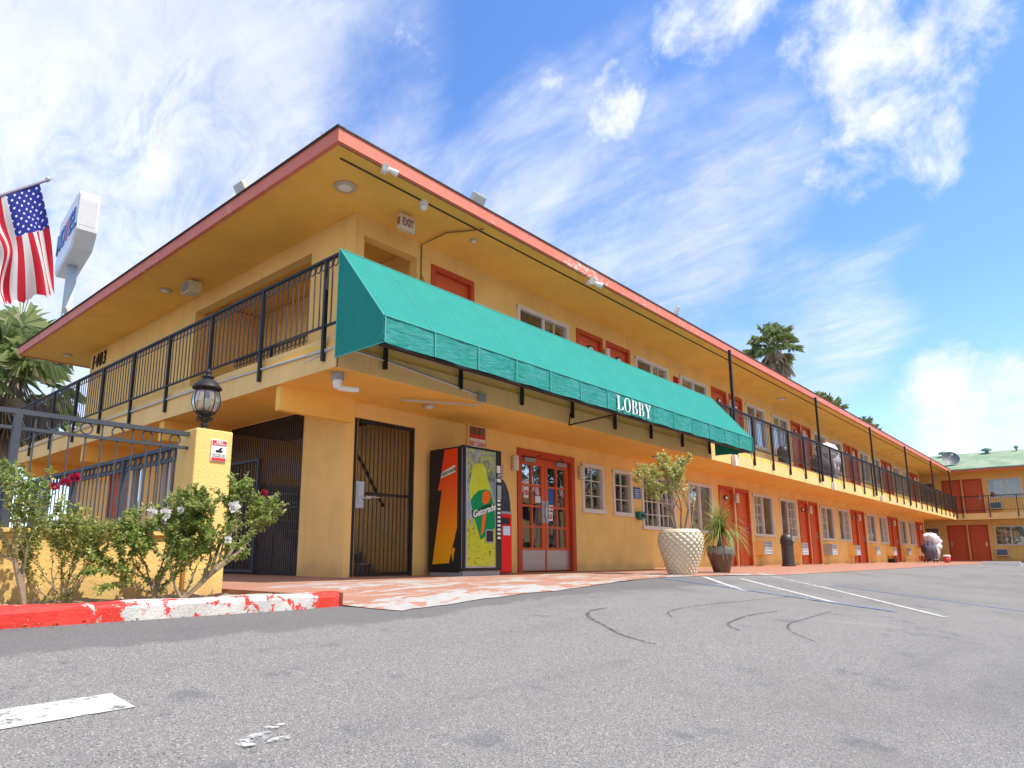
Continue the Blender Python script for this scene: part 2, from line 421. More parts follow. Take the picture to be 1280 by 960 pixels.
def strip(name,pts,width,m,lift=.004):
    w=MB();L=[]
    # resample
    P=[Vector(p) for p in pts];out=[P[0]]
    for a,b in zip(P,P[1:]):
        k=max(1,int((b-a).length/.2))
        for i in range(1,k+1): out.append(a+(b-a)*i/k)
    for i,p in enumerate(out):
        d=(out[min(i+1,len(out)-1)]-out[max(i-1,0)]).normalized();nn=Vector((-d.y,d.x))*width/2
        wd=width(i/len(out)) if callable(width) else 1
        a=p+nn;b=p-nn
        L.append(((a.x,a.y,g(a.x,a.y)+lift),(b.x,b.y,g(b.x,b.y)+lift)))
    for a,b in zip(L,L[1:]): w.face([a[0],a[1],b[1],b[0]])
    o=w.build(name,m,fix=False)
    for p in o.data.polygons:
        if p.normal.z<0:p.flip()
    tag(o,kind='structure');return o
def spl(pts,k=8):
    P=[Vector(p) for p in pts];P=[P[0]*2-P[1]]+P+[P[-1]*2-P[-2]];out=[]
    for i in range(1,len(P)-2):
        for j in range(k):
            t=j/k;a,b,c,d=P[i-1:i+3]
            out.append(.5*((2*b)+(c-a)*t+(2*a-5*b+4*c-d)*t*t+(3*b-a-3*c+d)*t**3))
    out.append(P[-2]);return [tuple(x) for x in out]
strip('painted_bay_line',[(9.62,4.38),(8.3,3.28)],.09,M['linewhite'])
strip('painted_bay_line',[(10.15,4.05),(8.36,2.27)],.09,M['linewhite'])
strip('painted_bay_line',[(11.6,4.1),(10.2,2.76)],.08,M['linewhite2'])
strip('painted_bay_line',[(10.6,3.1),(8.5,1.30)],.085,M['linewhite'])
strip('painted_blue_line',[(8.48,4.54),(8.31,1.68)],.09,M['lineblue'],.008)
strip('painted_blue_line',[(11.2,3.1),(10.6,.75)],.09,M['lineblue'])
strip('painted_arrow_tail',[(.4,2.82),(1.11,2.85)],.215,M['linewhite'])
strip('tyre_mark',spl([(5.05,3.16),(4.78,3.15),(4.55,3.02),(4.38,2.78),(4.22,2.56),(4.16,2.38),(4.14,2.24)]),.03,M['tyre'])
strip('tyre_mark',spl([(5.1,2.07),(5.25,2.22),(5.6,2.30),(6.1,2.36),(6.69,2.34)]),.025,M['tyre'])
strip('tyre_mark',spl([(5.2,1.58),(5.5,1.84),(5.9,1.98),(6.4,2.02),(7.38,2.07)]),.018,M['tyre'])
strip('tyre_mark',spl([(5.15,2.63),(5.4,2.78),(6.0,2.86),(7,2.84),(8.66,2.76)]),.018,M['tyre'])
w=MB()
rr=random.Random(3)
for k in range(9):
    x=1.33+rr.uniform(-.09,.09);y=2.22+rr.uniform(-.07,.07);s=rr.uniform(.02,.045)
    w.face([(x+s*1.7*math.cos(a)*rr.uniform(.6,1.1)+.4*s*math.sin(a),y+s*math.sin(a)*rr.uniform(.5,1),g(x,y)+.005+.0005*k) for a in [i*.785 for i in range(8)]])
tag(w.build('paint_scuff',M['scuff'],fix=False),kind='structure')

# kerb
w=MB()
prof=[(4.43,-.42),(4.435,-.30),(4.45,-.278),(4.475,-.268),(4.57,-.266),(4.585,-.33)]
xs2=[-8+i*.11 for i in range(103)]+[3.28]
prev=None
for i,x in enumerate(xs2):
    jit=[(x,y+(.006*math.sin(x*13+j*2)),z+.004*math.sin(x*9+j)) for j,(y,z) in enumerate(prof)]
    if prev:
        for a in range(len(jit)-1): w.face([prev[a],prev[a+1],jit[a+1],jit[a]])
    prev=jit
w.face(prev)
tag(w.build('kerb',M['kerb']),kind='structure')

# ------------------------------------------------------------------ walls with openings
def wall(w,u0,u1,z0,z1,holes,th=.18,m=0,d=0):
    us=sorted({u0,u1,*[h[0] for h in holes],*[h[1] for h in holes]});us=[u for u in us if u0<=u<=u1]
    zs=sorted({z0,z1,*[h[2] for h in holes],*[h[3] for h in holes]});zs=[z for z in zs if z0<=z<=z1]
    inh=lambda u,z:any(h[0]<u<h[1] and h[2]<z<h[3] for h in holes)
    for a,b in zip(us,us[1:]):
        for c,e in zip(zs,zs[1:]):
            if inh((a+b)/2,(c+e)/2): continue
            w.face([(a,d,c),(b,d,c),(b,d,e),(a,d,e)],m)
            w.face([(a,d-th,c),(a,d-th,e),(b,d-th,e),(b,d-th,c)],m)
    for h in holes:
        a,b,c,e=max(h[0],u0),min(h[1],u1),max(h[2],z0),min(h[3],z1)
        w.face([(a,d,c),(a,d,e),(a,d-th,e),(a,d-th,c)],m);w.face([(b,d,c),(b,d-th,c),(b,d-th,e),(b,d,e)],m)
        w.face([(a,d,e),(b,d,e),(b,d-th,e),(a,d-th,e)],m);w.face([(a,d,c),(a,d-th,c),(b,d-th,c),(b,d,c)],m)
TY=lambda u,d,z:(u,7.6-d,z)
TX=lambda u,d,z:(5.6-d,u,z)
TB=lambda u,d,z:(50.5-d,u,z)

def window(T,u0,u1,z0,z1,parent,split='V',grid=None,screen=0,curt=True,stack=None):
    """frame > pane, screen pane, curtain. d=0 is the wall face"""
    t=.05
    f=MB(T)
    f.box(u0-.03,u0+t,-.09,.025,z0,z1);f.box(u1-t,u1+.03,-.09,.025,z0,z1)
    f.box(u0-.03,u1+.03,-.088,.027,z1-t,z1+.03);f.box(u0-.05,u1+.05,-.088,.045,z0-.045,z0+t*.7)
    mid=(u0+u1)/2
    if split=='V': f.box(mid-.03,mid+.03,-.075,.004,z0+.03,z1-.04)
    if grid:
        for (a,b,nu,nz) in grid:
            for i in range(1,nu): x=a+(b-a)*i/nu;f.box(x-.009,x+.009,-.066,-.028,z0+.03,z1-.04)
            for i in range(1,nz): z=z0+(z1-z0)*i/nz;f.box(a,b,-.064,-.026,z-.009,z+.009)
    fo=f.build('window',M['frame'],parent)
    p=MB(T)
    if split=='V':
        a=(u0,mid);b=(mid,u1)
        if screen==2: a,b=b,a
        p.face([(b[0]+.0,-.045,z0),(b[1],-.045,z0),(b[1],-.045,z1),(b[0],-.045,z1)])
        s=MB(T);s.face([(a[0],-.040,z0),(a[1],-.040,z0),(a[1],-.040,z1),(a[0],-.040,z1)])
        s.build('screen_pane' if screen else 'pane',M['screen'] if screen else M['glass'],fo,fix=False)
    else: p.face([(u0,-.045,z0),(u1,-.045,z0),(u1,-.045,z1),(u0,-.045,z1)])
    p.build('pane',M['glass'],fo,fix=False)
    c=MB(T)
    if curt:
        nn=44;rg=random.Random(int(u0*100+z0*7))
        gaps=[]
        gp=stack if stack is not None else rg.choice([0,.12,.3])
        L=u1-u0
        a0=u0;a1=u1-gp*L
        for i in range(nn):
            xa=a0+(a1-a0)*i/nn;xb=a0+(a1-a0)*(i+1)/nn
            da=-.13-.025*abs(math.sin(xa*30+i));db=-.13-.025*abs(math.sin(xb*30+i+1))
            c.face([(xa,da,z0-.05),(xb,db,z0-.05),(xb,db,z1+.05),(xa,da,z1+.05)])
        c.build('curtain',M['curtain'],fo,fix=False)
    return fo
def door(T,u0,u1,z0,z1,parent,hside=1,oval=True,lock=True,frame=True):
    d=MB(T);d.box(u0+.045,u1-.045,-.10,-.055,z0+.012,z1-.045)
    do=d.build('door',M['red'],parent)
    f=MB(T);f.box(u0-.04,u0+.05,-.14,.02,z0,z1+.04);f.box(u1-.05,u1+.04,-.14,.02,z0,z1+.04);f.box(u0+.05,u1-.05,-.14,.018,z1-.05,z1+.04)
    f.build('door_frame',M['redframe'],do)
    s=MB(T);s.box(u0,u1,-.16,.03,z0-.004,z0+.02);s.build('threshold',M['steel'],do)
    if lock:
        hx=u1-.13 if hside>0 else u0+.13
        h=MB(T);h.box(hx-.035,hx+.035,-.055,-.035,z0+.88,z0+1.14);h.tube([(hx,-.035,z0+.97),(hx,.01,z0+.97),(hx-hside*.12,.01,z0+.96)],.011,6)
        h.box(hx-.02,hx+.02,-.035,-.01,z0+1.05,z0+1.11);h.build('door_handle',M['steel'],do)
    if oval:
        cx=(u0+u1)/2+.1
        k=MB(T);k.prism([(cx+.12*math.cos(a)*1.1,z1-.27+.075*math.sin(a)) for a in [i*math.pi/8 for i in range(16)]],-.055,-.03)
        ko=k.build('number_plate',M['black'],do)
        k=MB(T);k.prism([(cx+.085*math.cos(a),z1-.27+.04*math.sin(a)) for a in [i*math.pi/8 for i in range(16)]],-.031,-.024)
        # digits panel kept as light plate on the plaque
        me=k.build('number_inlay',M['white'],do)
    return do

# ------------------------------------------------------------------ main motel building
ZG=-.27;ZS=2.15;ZD=2.5;ZE=4.98
B=thing('motel_building',(5.6,7.6,ZG),'long two storey orange stucco motel with salmon roof edge and red doors','building')
lowdoors=[];upd=[]
low_holes=[(5.72,6.86,ZG,1.93),(9.31,11.04,ZG,1.90),(11.36,12.12,.91,1.83),(12.52,13.26,.90,1.82),(13.74,15.28,.65,1.84),(16.05,17.45,.63,1.84)]
up_holes=[(5.77,6.83,ZD,4.70),(7.17,8.11,ZD,4.66),(9.36,10.96,3.35,4.62)]
LD=[];LW=[];UD=[];UW=[]
for i in range(5):
    b=17.95+6.5*i
    LD+= [(b,b+.92),(b+1.16,b+2.06)]
    if i<4: LW+=[(b+2.40,b+3.98),(b+4.66,b+6.2)]
UD+=[(11.31,12.24),(12.46,13.39)];UW+=[(13.7,15.26),(15.98,17.54)]
for i in range(5):
    b=17.9+6.5*i
    UD+=[(b,b+.95),(b+1.2,b+2.1)]
    if i<4: UW+=[(b+2.43,b+3.98),(b+4.64,b+6.15)]
low_holes+=[(a,b,ZG,1.88) for a,b in LD]+[(a,b,.64,1.84) for a,b in LW]
up_holes+=[(a,b,ZD,4.64) for a,b in UD]+[(a,b,3.34,4.6) for a,b in UW]
w=MB(TY);wall(w,5.6,46.5,ZG-.3,ZS+.01,low_holes)
wall(w,5.6,46.5,ZS+.01,ZE+.05,up_holes)
w.build('front_wall',M['wall'],B,fix=False)
gate_y=(8.68,11.2)
side_low=[(gate_y[0],gate_y[1],ZG,2.14),(13.14,13.5,.55,1.85),(14.44,15.0,.55,1.85),(15.3,16.2,-.25,1.85)]
side_up=[(8.70,12.65,ZD,4.70)]
w=MB(TX);wall(w,7.6,18.35,ZG-.3,ZS+.01,side_low);wall(w,7.6,18.35,ZS+.01,ZE+.05,side_up)
w.build('side_wall',M['wall'],B,fix=False)
w=MB()
w.box(46.3,46.5,7.601,18.17,ZG-.3,ZE);w.box(5.601,46.5,18.17,18.35,ZG-.3,ZE)      # end and rear walls
w.build('rear_wall',M['wall'],B)
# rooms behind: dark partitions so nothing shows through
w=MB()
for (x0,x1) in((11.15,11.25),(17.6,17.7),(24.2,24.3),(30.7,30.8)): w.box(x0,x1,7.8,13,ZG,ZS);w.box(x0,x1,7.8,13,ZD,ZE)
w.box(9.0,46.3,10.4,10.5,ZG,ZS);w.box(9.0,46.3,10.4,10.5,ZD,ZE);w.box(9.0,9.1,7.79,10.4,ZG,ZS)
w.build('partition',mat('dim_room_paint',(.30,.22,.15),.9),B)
# stairwell and gate room
w=MB()
w.box(6.98,7.08,7.8,13,ZG,ZE);w.box(5.8,6.98,12.7,12.8,ZD,ZE-.01);w.box(5.8,6.98,11.3,11.4,ZG,ZS)
w.build('stairwell_wall',M['wall'],B)
w=MB();w.box(5.65,7.0,7.82,12.7,2.18,2.44);w.build('landing',M['wall'],B)
st=MB();nos=[]
for i in range(9):
    z=ZG+.17*(i+1);y=8.6+.27*i
    st.box(5.8,6.9,y,y+.29,ZG,z)
    tr=MB();tr.box(5.88,6.84,y-.004,y+.03,z-.025,z+.003);nos.append(tr)
so=st.build('stair',mat('dark_stair_concrete',(.12,.11,.11),.8),B)
for tr in nos: tr.build('stair_nosing',worn('worn_nosing',(.6,.58,.55),.45,.55,30) if not bpy.data.materials.get('worn_nosing') else bpy.data.materials['worn_nosing'],so)
h=MB();h.tube([(6.0,8.05,1.62),(6.3,8.15,1.38),(6.85,8.3,.78)],.024,8);h.build('handrail',M['black'],so)
# ceiling / slab / soffits
w=MB()
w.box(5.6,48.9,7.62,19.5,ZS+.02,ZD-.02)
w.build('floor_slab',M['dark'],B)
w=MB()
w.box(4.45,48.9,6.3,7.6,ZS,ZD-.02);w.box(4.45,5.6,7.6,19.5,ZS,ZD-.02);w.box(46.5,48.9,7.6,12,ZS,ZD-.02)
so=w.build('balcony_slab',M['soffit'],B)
w=MB()
for (a,b,c,d) in((4.438,48.9,6.275,6.3),(4.425,4.45,6.275,19.51)):
    w.box(a,b,c,d,ZS-.012,ZD-.09)
w.build('slab_fascia',M['cream'],so)
w=MB()
w.box(4.455,48.9,6.30,6.42,ZD-.02,ZD+.05);w.box(4.46,4.58,6.42,19.5,ZD-.02,ZD+.05)
w.build('deck_kerb',M['cream'],so)
w=MB();w.box(4.58,48.88,6.42,7.6,ZD-.02,ZD);w.box(4.58,5.6,7.6,19.5,ZD-.02,ZD);w.build('deck',mat('grey_deck_coating',(.35,.32,.28),.8),so)
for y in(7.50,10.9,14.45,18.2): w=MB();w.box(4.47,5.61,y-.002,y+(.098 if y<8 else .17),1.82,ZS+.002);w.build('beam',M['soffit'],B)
# roof
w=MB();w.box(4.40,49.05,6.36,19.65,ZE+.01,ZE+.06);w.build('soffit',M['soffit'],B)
w=MB();w.box(4.402,49.1,6.302,6.36,ZE-.01,ZE+.17);w.box(4.34,4.40,6.30,19.68,ZE-.012,ZE+.172);w.box(4.40,46,19.65,19.70,ZE-.01,ZE+.17)
w.build('fascia_board',M['fascia'],B)
w=MB();w.box(4.325,49.1,6.285,6.40,ZE+.17,ZE+.188);w.box(4.31,4.43,6.28,19.70,ZE+.172,ZE+.19)
w.face([(4.35,6.3,ZE+.18),(52,6.3,ZE+.18),(52,13,ZE+.58),(8,13,ZE+.58)])
w.face([(4.35,6.3,ZE+.18),(8,13,ZE+.58),(4.35,19.68,ZE+.18)]);w.face([(4.35,19.68,ZE+.18),(8,13,ZE+.58),(52,13,ZE+.58),(52,19.68,ZE+.18)])
w.build('roof',M['darkroof'],B,fix=False)
w=MB();w.box(4.6,49,6.60,6.63,ZE-.002,ZE+.02);w.box(4.405,49,6.362,6.385,ZE-.004,ZE+.012);w.build('soffit_vent_strip',mat('dark_groove',(.10,.06,.03),.8),B)
# fill between fascia & wall top closed by soffit; doors and windows
for i,(a,b) in enumerate(LD): door(TY,a,b,ZG,1.88,B,hside=1 if i%2 else -1,oval=(i%2==0))
for i,(a,b) in enumerate(UD): door(TY,a,b,ZD,4.64,B,hside=1 if i%2 else -1)
door(TY,7.17,8.11,ZD,4.66,B,1,False)
for i,(a,b) in enumerate(LW): window(TY,a,b,.64,1.84,B,grid=[(a+.05,(a+b)/2-.03,2,4)] if i%2==0 else [((a+b)/2+.03,b-.05,2,4)],screen=2 if i%2==0 else 1,stack=.0 if i%2 else .3)
for i,(a,b) in enumerate(UW): window(TY,a,b,3.34,4.6,B,screen=1+i%2,grid=[((a+b)/2+.03,b-.05,2,3)] if i%3==0 else None)
window(TY,9.36,10.96,3.35,4.62,B,screen=1,grid=[(10.2,10.9,2,3)],stack=.25)
window(TY,11.36,12.12,.91,1.83,B,split=None,grid=[(11.41,12.07,2,1),(11.41,12.07,1,3)],curt=False)
window(TY,12.52,13.26,.90,1.82,B,split=None,grid=[(12.57,13.21,2,3)],curt=False)
window(TY,13.74,15.28,.65,1.84,B,grid=[(13.79,14.48,3,4),(14.54,15.23,3,4)],curt=False)
window(TY,16.05,17.45,.63,1.84,B,screen=2,stack=0)
for (a,b) in((13.14,13.5),(14.44,15.0)): window(TX,a,b,.55,1.85,B,split=None,stack=0)
door(TX,15.3,16.2,ZG,1.85,B,1,False)
# window interior props: red and teal curtains dim behind the lobby windows
w=MB(TY)
for k in range(8): w.box(12.6+.07*k,12.65+.07*k,-.5,-.47,.7,1.35)
w.build('lobby_drape',mat('dark_red_drape',(.22,.03,.02),.9),B)
w=MB(TY)
for k in range(7): w.box(13.95+.07*k,14.0+.07*k,-.45,-.42,.5,1.25)
w.build('lobby_drape',mat('teal_drape',(.02,.14,.22),.9),B)

# lobby double door
def lobby():
    P=bpy.data.objects
    f=MB(TY)
    f.box(9.29,9.40,-.14,.03,ZG,1.92);f.box(10.95,11.06,-.14,.03,ZG,1.92);f.box(9.40,10.95,-.14,.028,1.80,1.92)
    fo=f.build('lobby_door_frame',M['redframe'],B)
    c=10.175
    for s,(a,b) in((-1,(9.405,c-.005)),(1,(c+.005,10.945))):
        d=MB(TY);y0,y1=-.10,-.05
        i0,i1=(a+.10,b-.09) if s<0 else (a+.09,b-.10)
        d.box(a,i0,y0,y1,ZG+.02,1.795);d.box(i1,b,y0,y1,ZG+.02,1.795)
        d.box(i0,i1,y0,y1,1.66,1.795);d.box(i0,i1,y0,y1,ZG+.02,.16)
        m=(i0+i1)/2;d.box(m-.017,m+.017,y0+.01,y1,.16,1.66)
        for k in(1,2,3): z=.16+1.5*k/4;d.box(i0,i1,y0+.012,y1-.002,z-.017,z+.017)
        do=d.build('door',M['red'],B)
        k=MB(TY);k.box(a+.03,b-.03,y1,y1+.006,ZG+.03,.115);k.build('kick_plate',M['steel'],do)
        k=MB(TY);k.face([(i0,-.078,.16),(i1,-.078,.16),(i1,-.078,1.66),(i0,-.078,1.66)]);k.build('pane',M['doorglass'],do,fix=False)
        hx=c+s*.055;k=MB(TY);k.box(hx-.04,hx+.04,y1,y1+.008,.62,1.02);k.tube([(hx,y1,.72),(hx,.02,.72),(hx,.02,.92),(hx,y1,.92)],.01,6);k.build('door_handle',M['steel'],do)
        k=MB(TY);cx=a+.28 if s<0 else b-.28
        k.box(cx-.16,cx+.16,y1,y1+.055,1.70,1.78);ck=k.build('door_closer',M['plasticgrey'],do)
        k=MB(TY);k.tube([(cx+.1,y1+.03,1.785),(cx+s*.05+.3*(1 if s<0 else -.6),.09,1.84)],.009,5);k.build('closer_arm',M['black'],ck)
        # stickers on the glass
        if s<0:
            st=[(i0+.07,i0+.2,1.05,1.24,'W'),(m+.12,i1-.01,.98,1.10,'W')]
        else: st=[(i0+.0,i0+.2,1.10,1.28,'B'),(i0+.0,i0+.2,.98,1.09,'B'),(i0+.02,i0+.19,.86,.96,'W'),(i0,i0+.17,.66,.83,'W')]
        for (q0,q1,z0,z1,cc) in st:
            k=MB(TY);k.box(q0,q1,-.077,-.070,z0,z1);k.build('sticker',M['white'] if cc=='W' else mat('blue_sticker',(.02,.10,.40),.5),do)
        for (q0,q1,z0,z1,cc) in st:
            if z1-z0>.15 and cc=='W':
                k=MB(TY);k.ring(((q0+q1)/2,-.066,(z0+z1)/2),.045,.006,(1,0,0),(0,0,1),16);k.box((q0+q1)/2-.012,(q0+q1)/2+.012,-.068,-.064,(z0+z1)/2-.045,(z0+z1)/2+.045)
                k.build('prohibition_mark',mat('sign_red',(.55,.02,.03),.5),do)
lobby()
# security gate across the stair door
def gate(name,T,u0,u1,z0,z1,n,parent,m,t=.028,mid=None):
    f=MB(T);f.box(u0,u0+t*1.6,-.05,-.01,z0,z1);f.box(u1-t*1.6,u1,-.05,-.01,z0,z1);f.box(u0+t*1.6,u1-t*1.6,-.05,-.01,z1-t*1.6,z1);f.box(u0+t*1.6,u1-t*1.6,-.05,-.01,z0,z0+t*1.6)
    if mid: f.box(u0+t*1.6,u1-t*1.6,-.052,-.008,mid,mid+.035)
    fo=f.build(name,m,parent)
    bb=MB(T)
    for i in range(1,n): x=u0+(u1-u0)*i/n;bb.box(x-.0065,x+.0065,-.036,-.022,z0+t,z1-t)
    bb.build('bars',M['bars'],fo);return fo
G=thing('security_gate',(6.3,7.6,ZG),'black barred iron door with steel lock over the stairs beside the vending machines','gate')
gate('gate_leaf',TY,5.73,6.85,ZG+.01,1.92,15,G,M['black'],mid=.86)
k=MB(TY);k.box(5.76,5.90,-.01,.03,.66,1.03);lk=k.build('lock_box',M['steel'],G)
k=MB(TY);k.box(5.79,5.86,.03,.05,.74,.98);k.tube([(5.84,.05,.80),(5.84,.085,.80),(5.97,.085,.80)],.013,6);k.build('lever',M['galv'],lk)
k=MB(TY);k.tube([(5.95,.0,.83),(6.2,.0,.83)],.012,6);k.build('push_bar',M['steel'],G)
G=thing('security_gate',(5.6,9.9,ZG),'wide black barred iron screen beside the lamp pillar under the balcony','gate')
gate('bar_screen',TX,8.69,11.19,ZG+.01,2.14,44,G,M['black'],mid=.70)
gate('gate_leaf',lambda u,d,z:(5.55-d,u,z),9.85,11.15,ZG+.03,1.55,12,G,M['greyiron'])
# hose reel behind bars
hs=MB()
for k in range(5): hs.ring((6.0,9.1,.13),.20+.025*k,.010,(0,1,0),(0,0,1),20)
tag(hs.build('garden_hose',mat('green_hose',(.02,.12,.05),.5)),'coiled green garden hose inside the barred screen','hose')

# ------------------------------------------------------------------ railings
def railing(T,u0,u1,posts,base,label,zt=3.5,zb=2.66,ring=True,sp=.115,tall=[],low=2.24,screen=False):
    r=thing('balcony_railing',base,label,'railing')
    t=MB(T);t.box(u0,u1,-.02,.022,zt-.02,zt+.012);t.box(u0,u1,-.014,.016,zb-.012,zb+.012)
    if ring: pass
    t.build('rail',M['black'],r)
    for p in posts:
        k=MB(T);k.box(p-.021,p+.021,-.021,.023,low,zt-.02);k.build('post',M['black'],r)
    e=sorted([u0]+list(posts)+[u1])
    for a,b in zip(e,e[1:]):
        if b-a<.2: continue
        n=max(1,round((b-a)/sp));k=MB(T)
        for i in range(1,n):
            x=a+(b-a)*i/n;k.box(x-.006,x+.006,-.006,.006,zb+.012,zt-.02 if not ring else zt-.145)
        if ring:
            for i in range(n):
                x=a+(b-a)*(i+.5)/n;s_=(b-a)/n
                k.ring((x,0,zt-.078),s_*.40,.0055,(1,0,0),(0,0,1.0),10)
            for i in range(1,n):
                x=a+(b-a)*i/n;k.box(x-.0055,x+.0055,-.0055,.0055,zt-.145,zt-.02)
        k.build('baluster_panel',M['bars'],r)
    return r
railing(lambda u,d,z:(4.40-d,u,z),6.26,19.45,[6.50+1.42*i for i in range(10)],(4.4,6.26,ZD),'black iron railing with ring tops along the short left balcony beside the flag')
FR=lambda u,d,z:(u,6.24-d,z)
railing(FR,4.40,48.85,[5.12+1.325*i for i in range(34)],(4.4,6.24,ZD),'long black iron balcony railing running behind the green awning to the far corner')
BT=lambda u,d,z:(48.84-d,u,z)
railing(BT,-7,6.24,[5.95-1.3*i for i in range(10)],(48.84,0,ZD),'thin black railing along the upper walkway of the far green roofed wing',low=2.24)
pz=MB(TX)
railing(lambda u,d,z:(5.72-d,u,z),8.75,11.2,[9.95],(5.72,8.75,ZD),'short dark iron stair railing inside the upper wall opening',zt=3.45,zb=2.62,low=ZD)
for k,x in enumerate([15.9,22.65,29.42,35.7,42.0,47.6]):
    o=MB(FR);o.box(x-.03,x+.03,-.03,.03,ZD-.2,ZE)
    nm=['nearest, beside the end of the green awning','second, between awning end and laundry cart','third along the balcony past the upper laundry cart','fourth along the long balcony','fifth along the long balcony near the far corner','last before the far corner'][k]
    tag(o.build('balcony_post',M['black']),'slim dark post holding the roof edge, '+nm,'post','slim posts along the long balcony')

# ------------------------------------------------------------------ rear wing
W2=thing('rear_building',(50.5,3,ZG),'orange two storey wing across the far end with faded green shingle roof','building')
bd=[(6.125,7.04),(5.06,5.963)]
bh=[];
for (a,b) in bd: bh+=[(a,b,ZG,1.85),(a,b,2.52,4.62)]
bw=[(3.16,4.72),(.9,2.4)]
for (a,b) in bw: bh+=[(a,b,.70,1.78),(a,b,3.48,4.57)]
bd2=[(-.6,.3),(-1.8,-.9)]
for (a,b) in bd2: bh+=[(a,b,ZG,1.85),(a,b,2.52,4.62)]
bh+=[(7.5,8.35,.62,1.78),(7.5,8.35,3.4,4.57)]
w=MB(TB);wall(w,-8,13,ZG-.4,4.99,bh);w.build('wall',M['wall'],W2,fix=False)
w=MB();w.box(50.68,60,-8,-7.8,ZG-.4,ZE);w.box(50.68,60,12.8,13,ZG-.4,ZE);w.box(59.8,60,-8,13,ZG-.4,ZE);w.box(51.4,51.5,-7.8,12.8,ZG,ZE);w.build('rear_wall',M['wall'],W2)
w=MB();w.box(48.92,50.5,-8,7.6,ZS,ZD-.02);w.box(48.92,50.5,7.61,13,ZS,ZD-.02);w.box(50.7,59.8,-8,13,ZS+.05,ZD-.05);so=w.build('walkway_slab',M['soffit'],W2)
w=MB();w.box(48.89,48.918,-8,6.27,ZS-.01,ZD-.0);w.build('slab_fascia',M['cream'],so)
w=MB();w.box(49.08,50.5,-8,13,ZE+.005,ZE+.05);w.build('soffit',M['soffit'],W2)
w=MB();w.box(48.98,49.06,-8,6.4,ZE-.02,ZE+.16);w.build('fascia_board',mat('red_orange_fascia',(.72,.16,.07),.6),W2)
w=MB()
w.face([(48.9,-8.3,ZE+.17),(48.9,13.4,ZE+.17),(53.6,13.4,6.62),(53.6,-8.3,6.62)]);w.face([(60.3,-8.3,ZE+.17),(53.6,-8.3,6.62),(53.6,13.4,6.62),(60.3,13.4,ZE+.17)])
w.face([(48.9,-8.3,ZE+.17),(53.6,-8.3,6.62),(60.3,-8.3,ZE+.17)]);w.face([(48.9,13.4,ZE+.17),(60.3,13.4,ZE+.17),(53.6,13.4,6.62)])
w.box(48.86,48.98,-8.3,6.6,ZE+.10,ZE+.17)
w.build('roof',M['greenroof'],W2,fix=False)
for i,(a,b) in enumerate(bd+bd2):
    door(TB,a,b,ZG,1.85,W2,hside=1 if i%2==0 else -1,oval=False);door(TB,a,b,2.52,4.62,W2,hside=1 if i%2==0 else -1,oval=False)
for (a,b) in bw:
    window(TB,a,b,.70,1.78,W2,grid=[((a+b)/2+.03,b-.05,3,4)],stack=.2);window(TB,a,b,3.48,4.57,W2,stack=.15)
window(TB,7.5,8.35,.62,1.78,W2,split=None,stack=0);window(TB,7.5,8.35,3.4,4.57,W2,split=None,stack=0)

# ------------------------------------------------------------------ awning
A=thing('awning',(9.5,6.2,2.2),'long sloping green canvas awning above the lobby doors lettered LOBBY','awning')
x0,x1=4.36,14.58;yf,yb=5.36,6.20;zb,zv,zt=2.215,2.51,3.53
w=MB()
nx=70;nz=10
def slopep(x,t):
    y=yf+(yb-yf)*t;z=zv+(zt-zv)*t
    s=math.sin((x-x0)/.73*math.pi);sag=.006*abs(s)*math.sin(math.pi*t)
    return (x,y+sag*.6,z-sag)
for i in range(nx):
    for j in range(nz):
        a=x0+(x1-x0)*i/nx;b=x0+(x1-x0)*(i+1)/nx
        w.face([slopep(a,j/nz),slopep(b,j/nz),slopep(b,(j+1)/nz),slopep(a,(j+1)/nz)])
    def vp(x,t): return (x,yf+.012*math.sin(x*7)*(1-t)+.004*math.sin(x*31),zb+(zv-zb)*t)
    for j in range(3):
        w.face([vp(a,j/3),vp(b,j/3),vp(b,(j+1)/3),vp(a,(j+1)/3)])
for x in(x0,x1): w.face([(x,yf,zb),(x,yf,zv),(x,yb,zt),(x,yb,zb)])
w.build('canopy',M['teal'],A,smooth=False,fix=False)
w=MB()
for k in range(15):
    x=x0+.01+(x1-x0-.02)*k/14
    w.face([(x-.005,yf-.004,zv+.002),(x+.005,yf-.004,zv+.002),(x+.005,yb-.004,zt+.002),(x-.005,yb-.004,zt+.002)])
    w.box(x-.006,x+.006,yf-.020,yf-.012,zb,zv)
w.tube([(x0,yf-.006,zv),(x0,yb,zt),(x1,yb,zt)],.010,5);w.tube([(x0,yf-.006,zv+.003),(x1,yf-.006,zv+.003)],.006,4)
w.tube([(x0,yf,zb),(x0,yb,zb)],.008,4);w.tube([(x0,yb,zb),(x0,yb,zt)],.009,4)
w.build('seam',M['tealseam'],A)
w=MB()
w.box(x0+.01,x1,yf+.016,yf+.09,zb-.02,zb+.02)
for k in range(9):
    x=x0+.03+(x1-x0-.06)*k/8
    w.tube([(x,yf+.04,zv-.04),(x,yb-.03,zt-.07)],.012,5)
w.tube([(9.1,yf+.03,zb-.02),(8.95,6.22,2.1)],.012,6);w.tube([(9.0,6.22,2.3),(8.95,6.22,2.1)],.012,6)
w.build('frame',M['black'],A)
